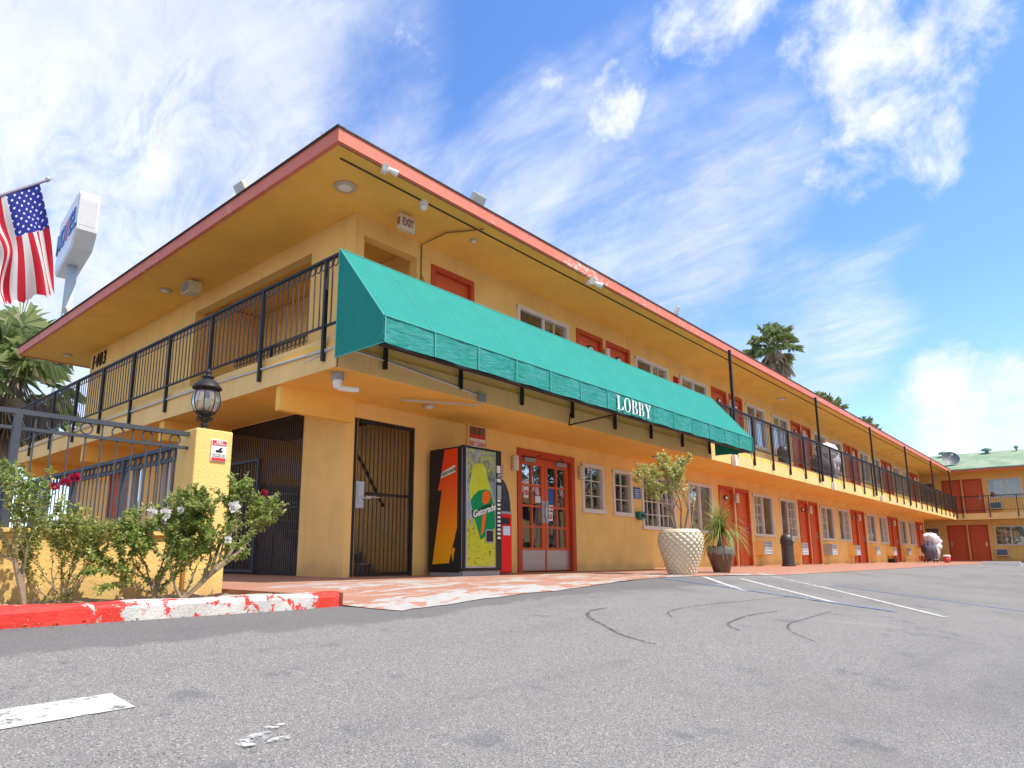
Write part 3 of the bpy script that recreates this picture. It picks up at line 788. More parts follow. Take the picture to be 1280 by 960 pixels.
# LOBBY lettering (serif capitals built as thin raised shapes)
L=MB(lambda u,d,z:(u,yf-.024-d,z))
H=.225;zb0=2.245
def bar(u0,u1,z0,z1): L.box(u0,u1,0,.006,zb0+z0*H,zb0+z1*H)
def bowl(cu,cz,ru,rz,tk,tn,a0=-90,a1=90,n=14):
    for i in range(n):
        q=[]
        for a in(a0+(a1-a0)*i/n,a0+(a1-a0)*(i+1)/n):
            c,s=math.cos(R(a)),math.sin(R(a));th=tn+(tk-tn)*abs(c)**1.5
            q.append(((cu+ru*c,zb0+H*(cz+rz*s)),(cu+(ru-th)*c,zb0+H*(cz+(rz-tn/H*.9)*s))))
        L.prism([q[0][0],q[1][0],q[1][1],q[0][1]],0,.006)
u=8.98
# L
bar(u+.03,u+.075,.03,.97);bar(u,u+.105,.96,1);bar(u,u+.19,0,.04);L.prism([(u+.19,zb0),(u+.19,zb0+.3*H),(u+.178,zb0+.3*H),(u+.14,zb0)],0,.006)
u+=.22
bowl(u+.10,.5,.10,.52,.045,.012,0,360,28)
u+=.235
for _ in range(2):
    bar(u+.02,u+.062,.03,.97);bar(u,u+.10,.96,1);bar(u,u+.10,0,.04)
    bowl(u+.085,.755,.075,.245,.04,.010);bowl(u+.09,.26,.09,.26,.042,.010)
    u+=.213
bar(u+.08,u+.122,.03,.47);bar(u+.05,u+.152,0,.04);bar(u-.01,u+.085,.96,1);bar(u+.125,u+.205,.96,1)
L.prism([(u+.08,zb0+.47*H),(u+.122,zb0+.47*H),(u+.065,zb0+.97*H),(u+.012,zb0+.97*H)],0,.006)
L.prism([(u+.104,zb0+.45*H),(u+.122,zb0+.47*H),(u+.178,zb0+.97*H),(u+.160,zb0+.97*H)],0,.006)
L.build('lettering',M['white'],A)

# ------------------------------------------------------------------ vending machines
V=thing('vending_machine',(7.5,7.1,ZG),'tall black drinks vending machine with lime bottle picture on its front','vending machine')
vx0,vx1,vy0,vy1,vz0,vz1=7.07,7.91,6.77,7.5,ZG,1.60
w=MB();w.box(vx0,vx1-.01,vy0+.10,vy1,vz0+.05,vz1);cab=w.build('cabinet',M['black'],V,bevel=.01)
w=MB();w.box(vx0-.005,vx1,vy0,vy0+.095,vz0+.07,vz1+.01);dr=w.build('door',M['black'],V,bevel=.012)
w=MB();w.box(vx0+.02,vx1-.02,vy0+.03,vy1-.02,vz0,vz0+.07)
w.build('base',M['plasticgrey'],V)
w=MB();w.box(vx0-.012,vx0-.006,vy0+.02,vy0+.035,vz0+.1,vz1-.02);w.build('door_trim',M['steel'],dr)
def frontpanel():
    m,nt,bs,P=new('lime_splash_print',.18,0,.6)
    sx=nd(nt,'ShaderNodeSeparateXYZ');nt.links.new(P,sx.inputs[0])
    n1=noise(nt,P,9,6,.7,1.5)
    c=mixc(nt,ramp(nt,noise(nt,P,3,3),.35,.65),(.12,.14,.17),(.34,.40,.48))
    sp=ramp(nt,mth(nt,'ADD',n1,mth(nt,'MULTIPLY',ramp(nt,sx.outputs[2],.75,.0),.45)),.56,.60)
    c=mixc(nt,sp,c,(.50,.52,.03))
    top=mth(nt,'MULTIPLY',ramp(nt,sx.outputs[2],1.15,1.3),ramp(nt,noise(nt,P,14,5,.7,1),.42,.55))
    c=mixc(nt,top,c,(.42,.46,.10))
    dk=ramp(nt,noise(nt,P,20,5,.75,1.5),.57,.61)
    c=mixc(nt,dk,c,(.10,.12,.03))
    nt.links.new(c,bs.inputs['Base Color']);return m
w=MB();w.box(7.13,7.74,vy0-.008,vy0,vz0+.14,vz1-.03);w.build('display_panel',frontpanel(),dr)
w=MB();w.box(7.105,7.128,vy0-.012,vy0-.001,vz0+.12,vz1-.02);w.box(7.742,7.755,vy0-.012,vy0-.001,vz0+.12,vz1-.02);w.box(7.128,7.742,vy0-.012,vy0-.001,vz0+.115,vz0+.138);w.build('panel_trim',M['steel'],dr)
VT=lambda u,d,z:(u,vy0-.008-d,z)
bt=mat('lime_bottle_print',(.55,.60,.03),.2,0,.25,5,spec=.6)
w=MB(VT);out=[(7.25,1.32),(7.33,1.36),(7.47,1.36),(7.54,1.30),(7.57,1.16),(7.64,1.00),(7.70,.82),(7.735,.55),(7.738,.20),(7.45,.14),(7.36,.36),(7.25,.62),(7.185,.86),(7.17,1.0),(7.21,1.16)]
w.prism(out,0,.003);bo=w.build('bottle_picture',bt,dr)
gm=mat('green_label_print',(.0,.24,.08),.2);om=mat('orange_print',(.85,.13,.01),.2)
w=MB(VT);w.prism([(7.20,.80),(7.26,.88),(7.38,.96),(7.52,.99),(7.635,.97),(7.70,.78),(7.733,.55),(7.733,.42),(7.62,.36),(7.42,.24),(7.36,.38),(7.27,.58)],.003,.006);w.build('bottle_label',gm,bo)
w=MB(VT);w.prism([(7.45,.80),(7.50,.76),(7.58,.79),(7.63,.87),(7.61,.96),(7.52,.97),(7.46,.93)],.006,.008);w.prism([(7.46,.60),(7.54,.62),(7.48,.36),(7.42,.30)],.006,.008);w.build('label_bolt',om,bo)
w=MB(VT);w.prism([(7.25,.55),(7.38,.58),(7.55,.66),(7.72,.70),(7.715,.79),(7.52,.76),(7.34,.67),(7.22,.66)],.0082,.0092);w.build('label_swoosh',mat('dark_green_print',(.0,.07,.03),.2),bo)
text('label_wordmark','Gatorade',.135,(7.49,vy0-.0185,.668),(R(90),R(-16),0),M['white'],bo,.001,shear=.25,bold=.003)
w=MB(VT);w.box(7.53,7.68,0,.012,.22,.38);sl=w.build('dispenser_slot',M['black'],dr);w=MB(VT);w.ring((7.605,.012,.30),.001,.001,(1,0,0),(0,0,1),4)
w=MB(VT);w.box(7.515,7.53,0,.02,.20,.40);w.box(7.68,7.695,0,.02,.20,.40);w.box(7.53,7.68,0,.02,.20,.22);w.box(7.53,7.68,0,.02,.38,.40);w.build('slot_frame',M['plasticgrey'],sl)
for i in range(10):
    z=.82-.062*i;w=MB(VT);w.box(7.80,7.865,-.008,.006,z,z+.035);w.build('selection_button',M['white'],dr,bevel=.003)
w=MB(VT);w.box(7.79,7.88,-.008,.008,.86,1.07);w.build('coin_panel',M['steel'],dr)
w=MB(VT);w.box(7.79,7.87,-.008,.003,1.26,1.37);w.box(7.79,7.88,-.008,.003,1.12,1.17);w.build('note_reader',M['white'],dr)
w=MB(VT);w.box(7.80,7.86,-.008,.02,1.19,1.25);w.build('note_slot',M['plasticgrey'],dr)
# orange bolt on its side
def sidep():
    m,nt,bs,P=new('orange_bolt_print',.3,0,.5)
    sx=nd(nt,'ShaderNodeSeparateXYZ');nt.links.new(P,sx.inputs[0])
    c=mixc(nt,ramp(nt,sx.outputs[2],-.2,1.35),(.92,.42,.01),(.86,.07,.01))
    nt.links.new(c,bs.inputs['Base Color']);return m
SP=lambda u,d,z:(vx0-d,u,z)
w=MB(SP);w.prism([(7.17,1.575),(6.90,1.575),(6.90,.42),(7.04,-.02),(7.06,-.09),(7.40,-.11),(7.22,.98),(7.30,.97),(7.26,1.12)],0,.004);sb=w.build('side_bolt',sidep(),cab)
w=MB(SP);w.prism([(7.02,-.14+.25),(6.94,.13),(6.98,-.07)],0,.004);w.build('small_bolt',M['white'] and sidep(),cab)
w=MB(SP);w.prism([(7.25,1.15),(7.22,1.24),(6.95,1.33),(6.94,1.22)],.004,.006);w.build('side_label',M['white'],cab)
text('side_wordmark','Gatorade',.085,(vx0-.0075,7.095,1.235),(R(90),R(-14),R(-90)),gm,cab,.001,shear=.2,bold=.002)
# cola machine
V2=thing('vending_machine',(8.25,7.2,ZG),'red and black cola vending machine standing between the lime bottle machine and the lobby doors','vending machine')
w=MB()
w.box(8.0,8.46,7.03,7.5,ZG+.02,.50);w.prism([(8.0,.50),(8.46,.50),(8.42,.60),(8.36,.70),(8.30,.74),(8.0,.74)],7.03,7.5);w.build('cabinet',mat('charcoal_plastic',(.06,.065,.075),.45),V2,bevel=.012)
w=MB();w.box(7.96,8.335,6.92,7.03,ZG+.03,.66);fr=w.build('red_front',mat('gloss_red',(.80,.01,.012),.25,0,.05),V2,bevel=.02)
w=MB();pts=[(7.96,.70),(8.345,.70),(8.335,.85),(8.30,1.0),(8.24,1.12),(8.16,1.2),(7.96,1.25)]
w.prism(pts,6.95,7.2);tp=w.build('display_panel',mat('dark_bottle_print',(.035,.04,.07),.2,0,.5,14,spec=.8,dirt=(.35,.36,.45),drange=(.6,.7),dscale=18),V2,bevel=.01)
w=MB();w.box(8.03,8.34,6.925,6.95,.66,.70);w.build('trim',M['steel'],fr)
w=MB();w.box(8.06,8.26,6.905,6.92,.50,.60);w.build('delivery_door',M['black'],fr)
w=MB();w.box(8.10,8.27,6.905,6.92,.33,.47);w.build('notice',mat('pale_blue_notice',(.55,.70,.85),.5),fr)
w=MB();w.box(8.07,8.19,6.98,7.0,1.24,1.44);sg=w.build('topper_card',mat('rust_red_card',(.45,.10,.06),.5),V2)
for i in range(4):
    w=MB();w.box(8.085,8.17,6.972,6.98,1.27+.045*i,1.287+.045*i);w.build('card_text_line',M['white'],sg)
# EBT sign
E_=thing('wall_sign',(8.2,7.6,1.8),'red and white EBT CASH sign in a cream frame above the vending machines','sign')
w=MB(lambda u,d,z:(u,7.6-d,z+.075));w.box(7.98,8.02,0,.04,1.55,2.10);w.box(8.42,8.46,0,.04,1.55,2.10);w.box(8.02,8.42,0,.038,2.06,2.10);w.build('frame',M['cream'],E_)
w=MB(lambda u,d,z:(u,7.6-d,z+.075))
for k in range(3): w.box(8.04+.13*k,8.14+.13*k,.0,.02,1.92,2.05)
w.box(8.02,8.42,0,.01,1.88,2.06);w.build('slats',mat('brown_slat',(.22,.12,.07),.7),E_)
w=MB(lambda u,d,z:(u,7.6-d,z+.075));w.box(8.02,8.43,.012,.03,1.60,1.93);rp=w.build('panel',mat('sign_red_panel',(.62,.05,.04),.5),E_)
w=MB(lambda u,d,z:(u,7.6-d,z+.075));w.box(8.035,8.415,.03,.034,1.68,1.86);w.build('text_field',M['white'],rp)
text('sign_text','EBT CASH',.105,(8.225,7.6-.036,1.843),FRONT,mat('sign_red_ink',(.55,.02,.03),.5),rp,.001,sx=.78,bold=.002)

# ------------------------------------------------------------------ wall and ceiling fixtures
def wall_lamp(x,z,label):
    t=thing('wall_lamp',(x,7.6,z),label,'wall lamp','white cylindrical wall lamps')
    w=MB(TY);w.box(x-.045,x+.045,0,.02,z-.13,z+.13);w.build('bracket',M['beige'],t)
    w=MB();w.lathe((x,7.6-.075,z),[(.055,-.13),(.06,-.12),(.06,.12),(.05,.135)],16);w.build('lamp_shade',mat_lamp,t,smooth=True)
    w=MB()
    for q in(-.07,0,.07): w.lathe((x,7.6-.075,z+q),[(.062,-.008),(.066,0),(.062,.008)],16,cap=False)
    w.build('band',M['beige'],t)
mat_lamp=mat('frosted_lamp_plastic',(.72,.68,.60),.3)
wall_lamp(9.17,1.62,'small cream wall lamp left of the lobby doors')
wall_lamp(11.24,1.64,'small cream wall lamp right of the lobby doors beside the first window')
ordn=['first','second','third','fourth','fifth','sixth']
for i in range(5): wall_lamp(17.95+6.5*i+1.04,1.62,'cream wall lamp between the %s pair of ground floor room doors past the lobby'%ordn[i])
for i in range(6): wall_lamp([12.35,18.98,25.48,31.98,38.48,44.98][i],4.32,'cream wall lamp between the %s pair of upstairs room doors from the awning end'%ordn[i])
def ceil_light(x,y,z,label,r=.11):
    t=thing('ceiling_light',(x,y,z),label,'ceiling light','round ceiling lights')
    w=MB();w.lathe((x,y,z),[(r*.75,-.03),(r,-.022),(r*1.05,0)],20);w.build('trim_ring',mat('lamp_ring',(.5,.44,.36),.5),t,smooth=True)
    w=MB();w.lathe((x,y,z),[(.001,-.045),(r*.4,-.043),(r*.62,-.03)],20,cap=False);w.build('lens',M['white'],t,smooth=True)
ceil_light(5.05,7.12,ZE+.01,'round white ceiling light near the front roof corner',.15)
ceil_light(5.0,12.68,ZE+.01,'round white ceiling light over the middle of the left balcony')
ceil_light(5.17,18.78,ZE+.01,'round white ceiling light at the far left end of the roof')
ceil_light(7.4,6.9,ZE+.01,'tiny round ceiling light above the left upstairs door',.06)
ceil_light(22.1,7.1,ZE+.01,'round ceiling light over the long balcony past the awning',.14)
ceil_light(38.2,7.1,ZE+.01,'round ceiling light over the far part of the long balcony',.14)
ceil_light(6.58,7.0,ZS-.002,'round lamp under the balcony above the barred stair door',.1)
ceil_light(13.4,7.0,ZS-.002,'round lamp under the balcony above the lobby windows',.12)
ceil_light(49.8,7.2,ZE,'round globe light under the far corner of the roof',.16)
# exit sign
t=thing('exit_sign',(6.12,7.1,4.7),'small white EXIT sign hanging under the front roof corner','exit sign')
w=MB();w.box(5.97,6.25,7.02,7.10,4.70,4.93);p=w.build('housing',M['beige'],t);w=MB();w.box(6.10,6.12,7.05,7.07,4.93,ZE+.01);w.build('stem',M['beige'],t)
text('exit_text','EXIT',.17,(6.11,7.015,4.815),FRONT,mat('exit_letter',(.28,.10,.06),.6),p,.002,sx=.62,bold=.003)
text('exit_text','EXIT',.17,(5.965,7.06,4.815),SIDE,mat('exit_letter',(.28,.10,.06),.6),p,.002,sx=.2)
def tagbox(name,label,cat,parts,loc):
    t=thing(name,loc,label,cat)
    for pn,fn,m in parts:
        w=MB();fn(w);w.build(pn,m,t,smooth=False)
    return t
tagbox('speaker_box','beige ventilated box on the ceiling of the left balcony','speaker',[('housing',lambda w:w.box(5.02,5.24,11.7,12.0,4.72,4.93),M['beige']),('grille',lambda w:[w.box(5.012,5.02,11.72+.03*k,11.735+.03*k,4.74,4.91) for k in range(9)],M['plasticgrey']),('bracket',lambda w:w.box(5.1,5.2,11.8,11.9,4.93,ZE+.01),M['plasticgrey'])],(5.1,11.85,4.8))
def cam(w,p,d,r=.045,L=.16):
    p=Vector(p);d=Vector(d).normalized();w.tube([p-d*L/2,p+d*L/2],[r,r],12)
tagbox('security_camera','white dome camera on the ceiling near the exit sign','camera',[('base',lambda w:w.lathe((6.05,6.62,ZE-.06),[(.06,0),(.065,.02),(.065,.07)],16),M['white']),('dome',lambda w:w.lathe((6.05,6.62,ZE-.13),[(.005,0),(.045,.02),(.06,.06)],16),M['white'])],(6.05,6.6,4.9))
tagbox('security_camera','white camera under the balcony corner beside the awning end','camera',[('junction_box',lambda w:w.lathe((4.62,6.5,ZS-.10),[(.075,0),(.075,.10)],16),M['plasticgrey']),('body',lambda w:(w.lathe((4.62,6.5,ZS-.20),[(.04,0),(.055,.04),(.06,.10)],16)),M['white']),('lens_arm',lambda w:w.tube([(4.62,6.5,ZS-.19),(4.74,6.38,ZS-.21),(4.80,6.32,ZS-.21)],[.03,.035,.03],8),M['white'])],(4.62,6.5,2.0))
def twin(x,y,z,label,sc=1):
    tagbox('floodlight',label,'floodlight',[('mount',lambda w:w.box(x-.03,x+.03,y,y+.1,z-.03,z+.04),M['white']),
     ('lamp_head',lambda w:(w.tube([(x-.02,y,z),(x-.10*sc,y-.07*sc,z-.04)],[.03,.05*sc],10),),M['white']),
     ('lamp_head',lambda w:(w.tube([(x+.02,y,z),(x+.13*sc,y-.07*sc,z-.05)],[.03,.05*sc],10),),M['white'])],(x,y,z))
twin(9.85,6.26,4.86,'pair of small white floodlights on the roof edge above the awning',1.25)
twin(5.1,6.28,4.93,'small white camera pair on the roof edge near the front corner',.9)
def flood(x,y,z,label,rz):
    t=thing('floodlight',(x,y,z),label,'floodlight')
    a=Vector((math.cos(rz),math.sin(rz),0));b=Vector((-a.y,a.x,0));u=Vector((0,0,1))
    T=lambda p,q,r:tuple(Vector((x,y,z))+a*p+b*q+(u*r+a*0))
    w=MB(T);w.box(-.02,.02,-.02,.02,-.30,0);w.box(-.03,.03,-.13,.13,-.02,.02);w.build('bracket',M['plasticgrey'],t)
    T2=lambda p,q,r:tuple(Vector((x,y,z+.10))+a*(p*.8+r*.5)+b*q+u*(r*.8-p*.5))
    w=MB(T2);w.box(-.05,.04,-.13,.13,-.10,.12);h=w.build('lamp_head',mat('cream_lamp_housing',(.62,.60,.46),.5),t,bevel=.01)
    w=MB(T2);w.box(.04,.045,-.11,.11,-.08,.10);w.build('glass',mat('pale_glass',(.55,.6,.6),.1),h)
flood(7.1,6.55,5.30,'floodlight on the roof above the exit sign',R(-90))
flood(4.6,9.15,5.42,'cream floodlight on the left roof edge near the front corner',R(180))
flood(13.86,6.6,5.38,'floodlight on the roof above the right half of the awning',R(-60))
flood(4.6,17.05,5.42,'cream floodlight on the left roof edge in front of the sign pole',R(180))
# small spigots / pegs at the front roof corner
w=MB();
for k in range(4): w.tube([(4.42-.02*k,6.6+.10*k,5.14),(4.36,6.6+.10*k,5.24+.03*(k%2))],.014,5)
w.tube([(4.42,6.55,5.2),(4.42,6.95,5.2)],.02,6)
tag(w.build('cable_bundle',M['galv']),'tangle of silver cables and clips on the front roof corner','cables')
# fire alarm, signs, box
w=MB(TY);w.box(15.58,15.76,0,.05,4.30,4.50);w.box(15.62,15.72,.05,.10,4.34,4.46)
tag(w.build('fire_alarm',mat('alarm_red',(.5,.02,.02),.4),bevel=.01),'small red fire alarm between two upstairs windows','alarm')
t=thing('wall_sign',(13.5,7.6,1.4),'small blue notice beside the second lobby window','sign')
w=MB(TY);w.box(13.36,13.66,.0,.012,1.27,1.52);p=w.build('panel',mat('blue_sign',(.01,.10,.42),.4),t)
w=MB(TY)
for k in range(5): w.box(13.40,13.62-.03*(k%2),.012,.015,1.30+.04*k,1.312+.04*k)
w.build('text_lines',M['white'],p)
t=thing('wall_phone',(13.5,7.6,.9),'green rounded box fixed to the wall below the blue notice','box')
w=MB(TY);w.prism([(13.41+.11,.80),(13.64,.83),(13.68,.90),(13.68,.98),(13.40,.98),(13.38,.88),(13.43,.82)],0,.12);w.build('housing',mat('teal_green_metal',(.03,.18,.15),.4),t,bevel=.015)
w=MB(TY);w.box(13.46,13.60,.12,.13,.86,.92);w.build('opening',M['black'],t)
# conduit along the slab, droopy
t=thing('conduit_pipe',(5.5,6.25,2.3),'grey conduit pipe running below the awning and bending under the balcony','pipe')
w=MB();w.tube([(4.43,6.9,2.30),(4.41,6.4,2.36),(4.43,6.255,2.38),(5.0,6.25,2.36),(6.2,6.255,2.28),(6.86,6.25,2.21),(6.90,6.25,2.12),(6.82,6.35,2.10),(5.95,6.9,2.11)],.012,6)
w.tube([(4.41,6.45,2.37),(4.41,9.5,2.44),(4.41,14,2.46),(4.41,19,2.44)],.016,6)
w.build('pipe',M['galv'],t)
w=MB();w.box(6.80,6.94,6.22,6.26,2.14,2.25);w.build('junction_box',M['plasticgrey'],t)
t=thing('conduit_pipe',(6.87,7,4.9),'thin dark conduit crossing the roof underside beside the exit sign','pipe')
w=MB();w.tube([(6.9,7.585,3.4),(6.9,7.58,ZE-.03),(6.9,7.0,ZE-.02),(7.2,6.5,ZE-.02)],.012,6);w.tube([(6.9,7.585,4.45),(6.98,7.57,4.3),(7.07,7.58,4.2)],.008,5);w.build('pipe',mat('brown_conduit',(.22,.12,.05),.7),t)
for k,x in enumerate((15.72,23.7,30.15)):
    w=MB();w.box(x-.07,x+.07,6.17,6.27,2.10,2.36);
    tag(w.build('drain_spout',M['white'],bevel=.01),['white drain box below the end of the awning','white drain spout under the upper laundry cart','white drain spout on the balcony edge past the upper laundry cart'][k],'drain','white drain spouts')
# house numbers
t=thing('house_number',(5.6,17.9,4.7),'black house number 1403 at the far end of the left upper wall','house number')
for i,ch in enumerate('1403'):
    text('digit',ch,.48,(5.585,18.12-.245*i,4.72),SIDE,M['black'],t,.012,bold=.006,shear=.15,sx=.78)
# AC units
for i in range(8):
    x=[20.23,23.56,26.86,30.1,33.38,36.6,39.85,43.1][i]
    t=thing('air_conditioner',(x+.31,7.6,.05),'air conditioner box under the %s ground floor window past the lobby room doors'%(['first','second','third','fourth','fifth','sixth','seventh','eighth'][i]),'air conditioner','air conditioners along the ground floor')
    c=M['wall'] if i!=2 else mat('grey_ac_metal',(.45,.44,.43),.5)
    w=MB(TY);w.box(x,x+.62,0,.27,.05,.46);w.build('casing',c,t,bevel=.008)
    w=MB(TY);w.box(x+.015,x+.605,.27,.285,.065,.445);gr=w.build('grille',mat('ac_grille',(.30,.36,.48),.5),t)
    w=MB(TY)
    for k in range(5): w.box(x+.02,x+.6,.285,.293,.08+.085*k,.095+.085*k)
    for k in range(4): w.box(x+.02+.185*k,x+.035+.185*k,.286,.295,.075,.44)
    w.build('grille_bars',M['white'],gr)
for i,(y,z,lb) in enumerate(((4.47,.05,'ground floor'),(4.47,2.79,'upper'),(1.6,.05,'nearer ground floor'),(1.6,2.79,'nearer upper'))):
    if i>1: continue
    t=thing('air_conditioner',(50.5,y,z),'air conditioner under the %s window of the green roofed far wing'%lb,'air conditioner','air conditioners of the far wing')
    w=MB(TB);w.box(y-.3,y+.3,0,.28,z,z+.42);w.build('casing',M['beige'],t);w=MB(TB);w.box(y-.25,y+.25,.28,.29,z+.05,z+.37);w.build('grille',mat('ac_dark_grille',(.10,.14,.22),.5),t)
# dish and vents on green roof
t=thing('satellite_dish',(50.6,6.45,5.6),'dark grey satellite dish on the green shingle roof','satellite dish')
dv=Vector((-.85,-.35,.45)).normalized();c=Vector((50.2,6.40,5.93));a=dv.orthogonal().normalized();b_=dv.cross(a)
w=MB()
for i in range(4):
    r0,r1=.12*i,.12*(i+1)
    for j in range(20):
        t0,t1=j*math.pi/10,(j+1)*math.pi/10
        def pp(r,t_): return tuple(c+a*r*math.cos(t_)+b_*r*math.sin(t_)+dv*(r*r*.45))
        w.face([pp(r0,t0),pp(r1,t0),pp(r1,t1),pp(r0,t1)])
w.build('dish',mat('dark_dish',(.08,.09,.10),.5),t,smooth=True,fix=False)
w=MB();w.tube([tuple(c),tuple(c+Vector((.1,0,-.5)))],.03,6);w.build('mast',M['galv'],t);w=MB();w.tube([tuple(c-b_*.4),tuple(c+dv*.5-b_*.15)],.015,5);w.box(c.x+dv.x*.5-.05,c.x+dv.x*.5+.05,c.y-.05-.15,c.y+.05-.15,c.z+.18,c.z+.28);w.build('receiver_arm',M['white'],t)
for k,(y,s) in enumerate(((7.1,.32),(4.8,.3),(3.3,.12))):
    w=MB();w.lathe((53.1,y,6.42),[(s*.35,0),(s*.35,.2),(s,.22),(s*.8,.34),(.02,.40)],12)
    tag(w.build('roof_vent',mat('green_vent_metal',(.10,.22,.16),.6)),['leftmost green vent on the ridge of the green roof behind the dish','middle green vent on the ridge of the green roof','thin pipe vent at the right end of the green ridge'][k],'roof vent')

# ------------------------------------------------------------------ pillar, fences, lamp
w=MB();w.box(2.57,2.90,5.6,5.95,-.36,1.08)
pil=w.build('gate_pillar',M['wall'],bevel=.012);tag(pil,'square orange stucco pillar carrying the black lantern','pillar')
w=MB();w.box(-8,2.57,5.66,5.86,-.36,.17);w.box(-8,2.57,5.63,5.89,.17,.20);w.build('x',M['wall']);lw=bpy.data.objects['x'];lw.name='garden_wall';tag(lw,'low orange stucco wall behind the rose bushes','wall')
t=thing('wall_sign',(2.77,5.6,.9),'small red and white no trespassing sign on the lamp pillar','sign')
w=MB();w.box(2.705,2.845,5.588,5.598,.805,.995);pn=w.build('panel',M['white'],t,bevel=.004)
w=MB();w.box(2.712,2.838,5.585,5.588,.945,.988);w.box(2.712,2.838,5.585,5.588,.812,.838);w.build('red_band',mat('sign_red2',(.6,.03,.04),.5),pn)
text('sign_text','NO',.036,(2.775,5.5845,.974),FRONT,M['white'],pn,.0005,bold=.001)
text('sign_text','TRESPASSING',.018,(2.775,5.5845,.954),FRONT,M['white'],pn,.0005)
text('sign_text','VIOLATORS WILL',.015,(2.775,5.5865,.866),FRONT,M['black'],pn,.0005);text('sign_text','BE PROSECUTED',.015,(2.775,5.5865,.849),FRONT,M['black'],pn,.0005)
w=MB();w.prism([(2.745,.885),(2.80,.885),(2.81,.90),(2.79,.905),(2.805,.925),(2.79,.93),(2.765,.905),(2.745,.905)],5.5855,5.588);w.build('pictogram',M['black'],pn)
# lantern
t=thing('lantern',(2.72,5.78,1.08),'black lantern with clear ribbed glass globe on top of the pillar','lantern')
lc=(2.715,5.775,1.08)
w=MB();w.lathe(lc,[(.055,0),(.05,.015),(.03,.03),(.028,.05),(.042,.065),(.025,.08),(.02,.105),(.05,.115),(.055,.125),(.03,.135),(.04,.15),(.075,.165),(.08,.175)],20);w.build('stem',M['black'],t,smooth=True)
for k in range(4):
    a=k*math.pi/2+.4;w=MB();w.tube([(lc[0]+.03*math.cos(a),lc[1]+.03*math.sin(a),lc[2]+.10),(lc[0]+.09*math.cos(a),lc[1]+.09*math.sin(a),lc[2]+.115),(lc[0]+.085*math.cos(a),lc[1]+.085*math.sin(a),lc[2]+.14),(lc[0]+.05*math.cos(a),lc[1]+.05*math.sin(a),lc[2]+.15)],.006,5);w.build('scroll',M['black'],t)
gp=[(.08,.175),(.098,.20),(.115,.25),(.118,.29),(.112,.33),(.098,.37),(.09,.385)]
def lglass():
    m=glass('lantern_glass',(.86,.84,.76),.35,.06);return m
w=MB();w.lathe(lc,gp,20,cap=False);w.build('globe',lglass(),t,smooth=True,fix=False)
w=MB();w.lathe((lc[0],lc[1],lc[2]+.18),[(.012,0),(.02,.03),(.035,.07),(.03,.11),(.01,.13)],12);w.build('bulb',M['white'],t,smooth=True)
w=MB()
for k in range(8):
    a=k*math.pi/4+.2;w.tube([(lc[0]+(r+.002)*math.cos(a),lc[1]+(r+.002)*math.sin(a),lc[2]+z) for r,z in gp],.0045,5)
w.lathe(lc,[(.08,.165),(.088,.175),(.08,.185)],20,cap=False);w.build('rib',M['black'],t)
w=MB();w.lathe(lc,[(.10,.385),(.128,.39),(.125,.40),(.10,.43),(.075,.46),(.045,.475),(.04,.49),(.055,.495),(.05,.505),(.02,.515),(.025,.53),(.03,.545),(.018,.56),(.003,.575)],20);w.build('cap',M['black'],t,smooth=True)
# front fence
def fence(T,u0,u1,posts,label,base,m,zt,zb,step,loc_r,every=1,zr=.12):
    t=thing('iron_fence',base,label,'fence')
    w=MB(T);w.box(u0,u1,-.02,.02,zt-.018,zt+.018);w.box(u0,u1,-.013,.013,zt-zr-.012,zt-zr+.012);w.box(u0,u1,-.013,.013,zb,zb+.025);w.build('rail',m,t)
    for p in posts: w=MB(T);w.box(p-.024,p+.024,-.024,.024,zb-.1,zt-.018);w.build('post',m,t)
    e=sorted([u0]+posts+[u1])
    for a,b in zip(e,e[1:]):
        if b-a<.15: continue
        n=max(1,round((b-a)/step));w=MB(T)
        for i in range(1,n):
            x=a+(b-a)*i/n;w.box(x-.005,x+.005,-.005,.005,zb+.02,zt-zr-.012 if (every==2 and i%2==0) else zt-.018)
        for i in range(n):
            x=a+(b-a)*(i+.5)/n if every==1 else a+(b-a)*i/n
            if every==2 and (i%2 or i==0): continue
            w.ring((x,0,zt-zr/2),loc_r,.005,(1,0,0),(0,0,1),14)
        w.build('bar_panel',m,t)
    return t
fence(lambda u,d,z:(u,5.74-d,z),-6,2.57,[1.32,-.6,-2.6],'grey iron fence with rings on the low wall behind the roses','',M['greyiron'],1.035,.24,.118,.042,2) if False else None
fence(lambda u,d,z:(u,5.74-d,z),-6.0,2.57,[1.32,-.60,-2.6],'blue grey iron fence with ring row on the low wall behind the roses',(2.5,5.74,.2),M['greyiron'],1.035,.24,.118,.043,2)
fence(lambda u,d,z:(2.68-d,u,z),5.97,21,[7.4,8.9,10.4,11.9,13.4,14.9,16.4,17.9,19.4],'dark iron fence with ring row running back from the lamp pillar',(2.68,6,.2),M['greyiron'],.99,.20,.125,.043,1)
w=MB();w.box(2.6,2.76,5.96,21,-.3,.17);tag(w.build('side_wall_kerb',M['wall']),'low orange kerb wall under the side fence','wall')

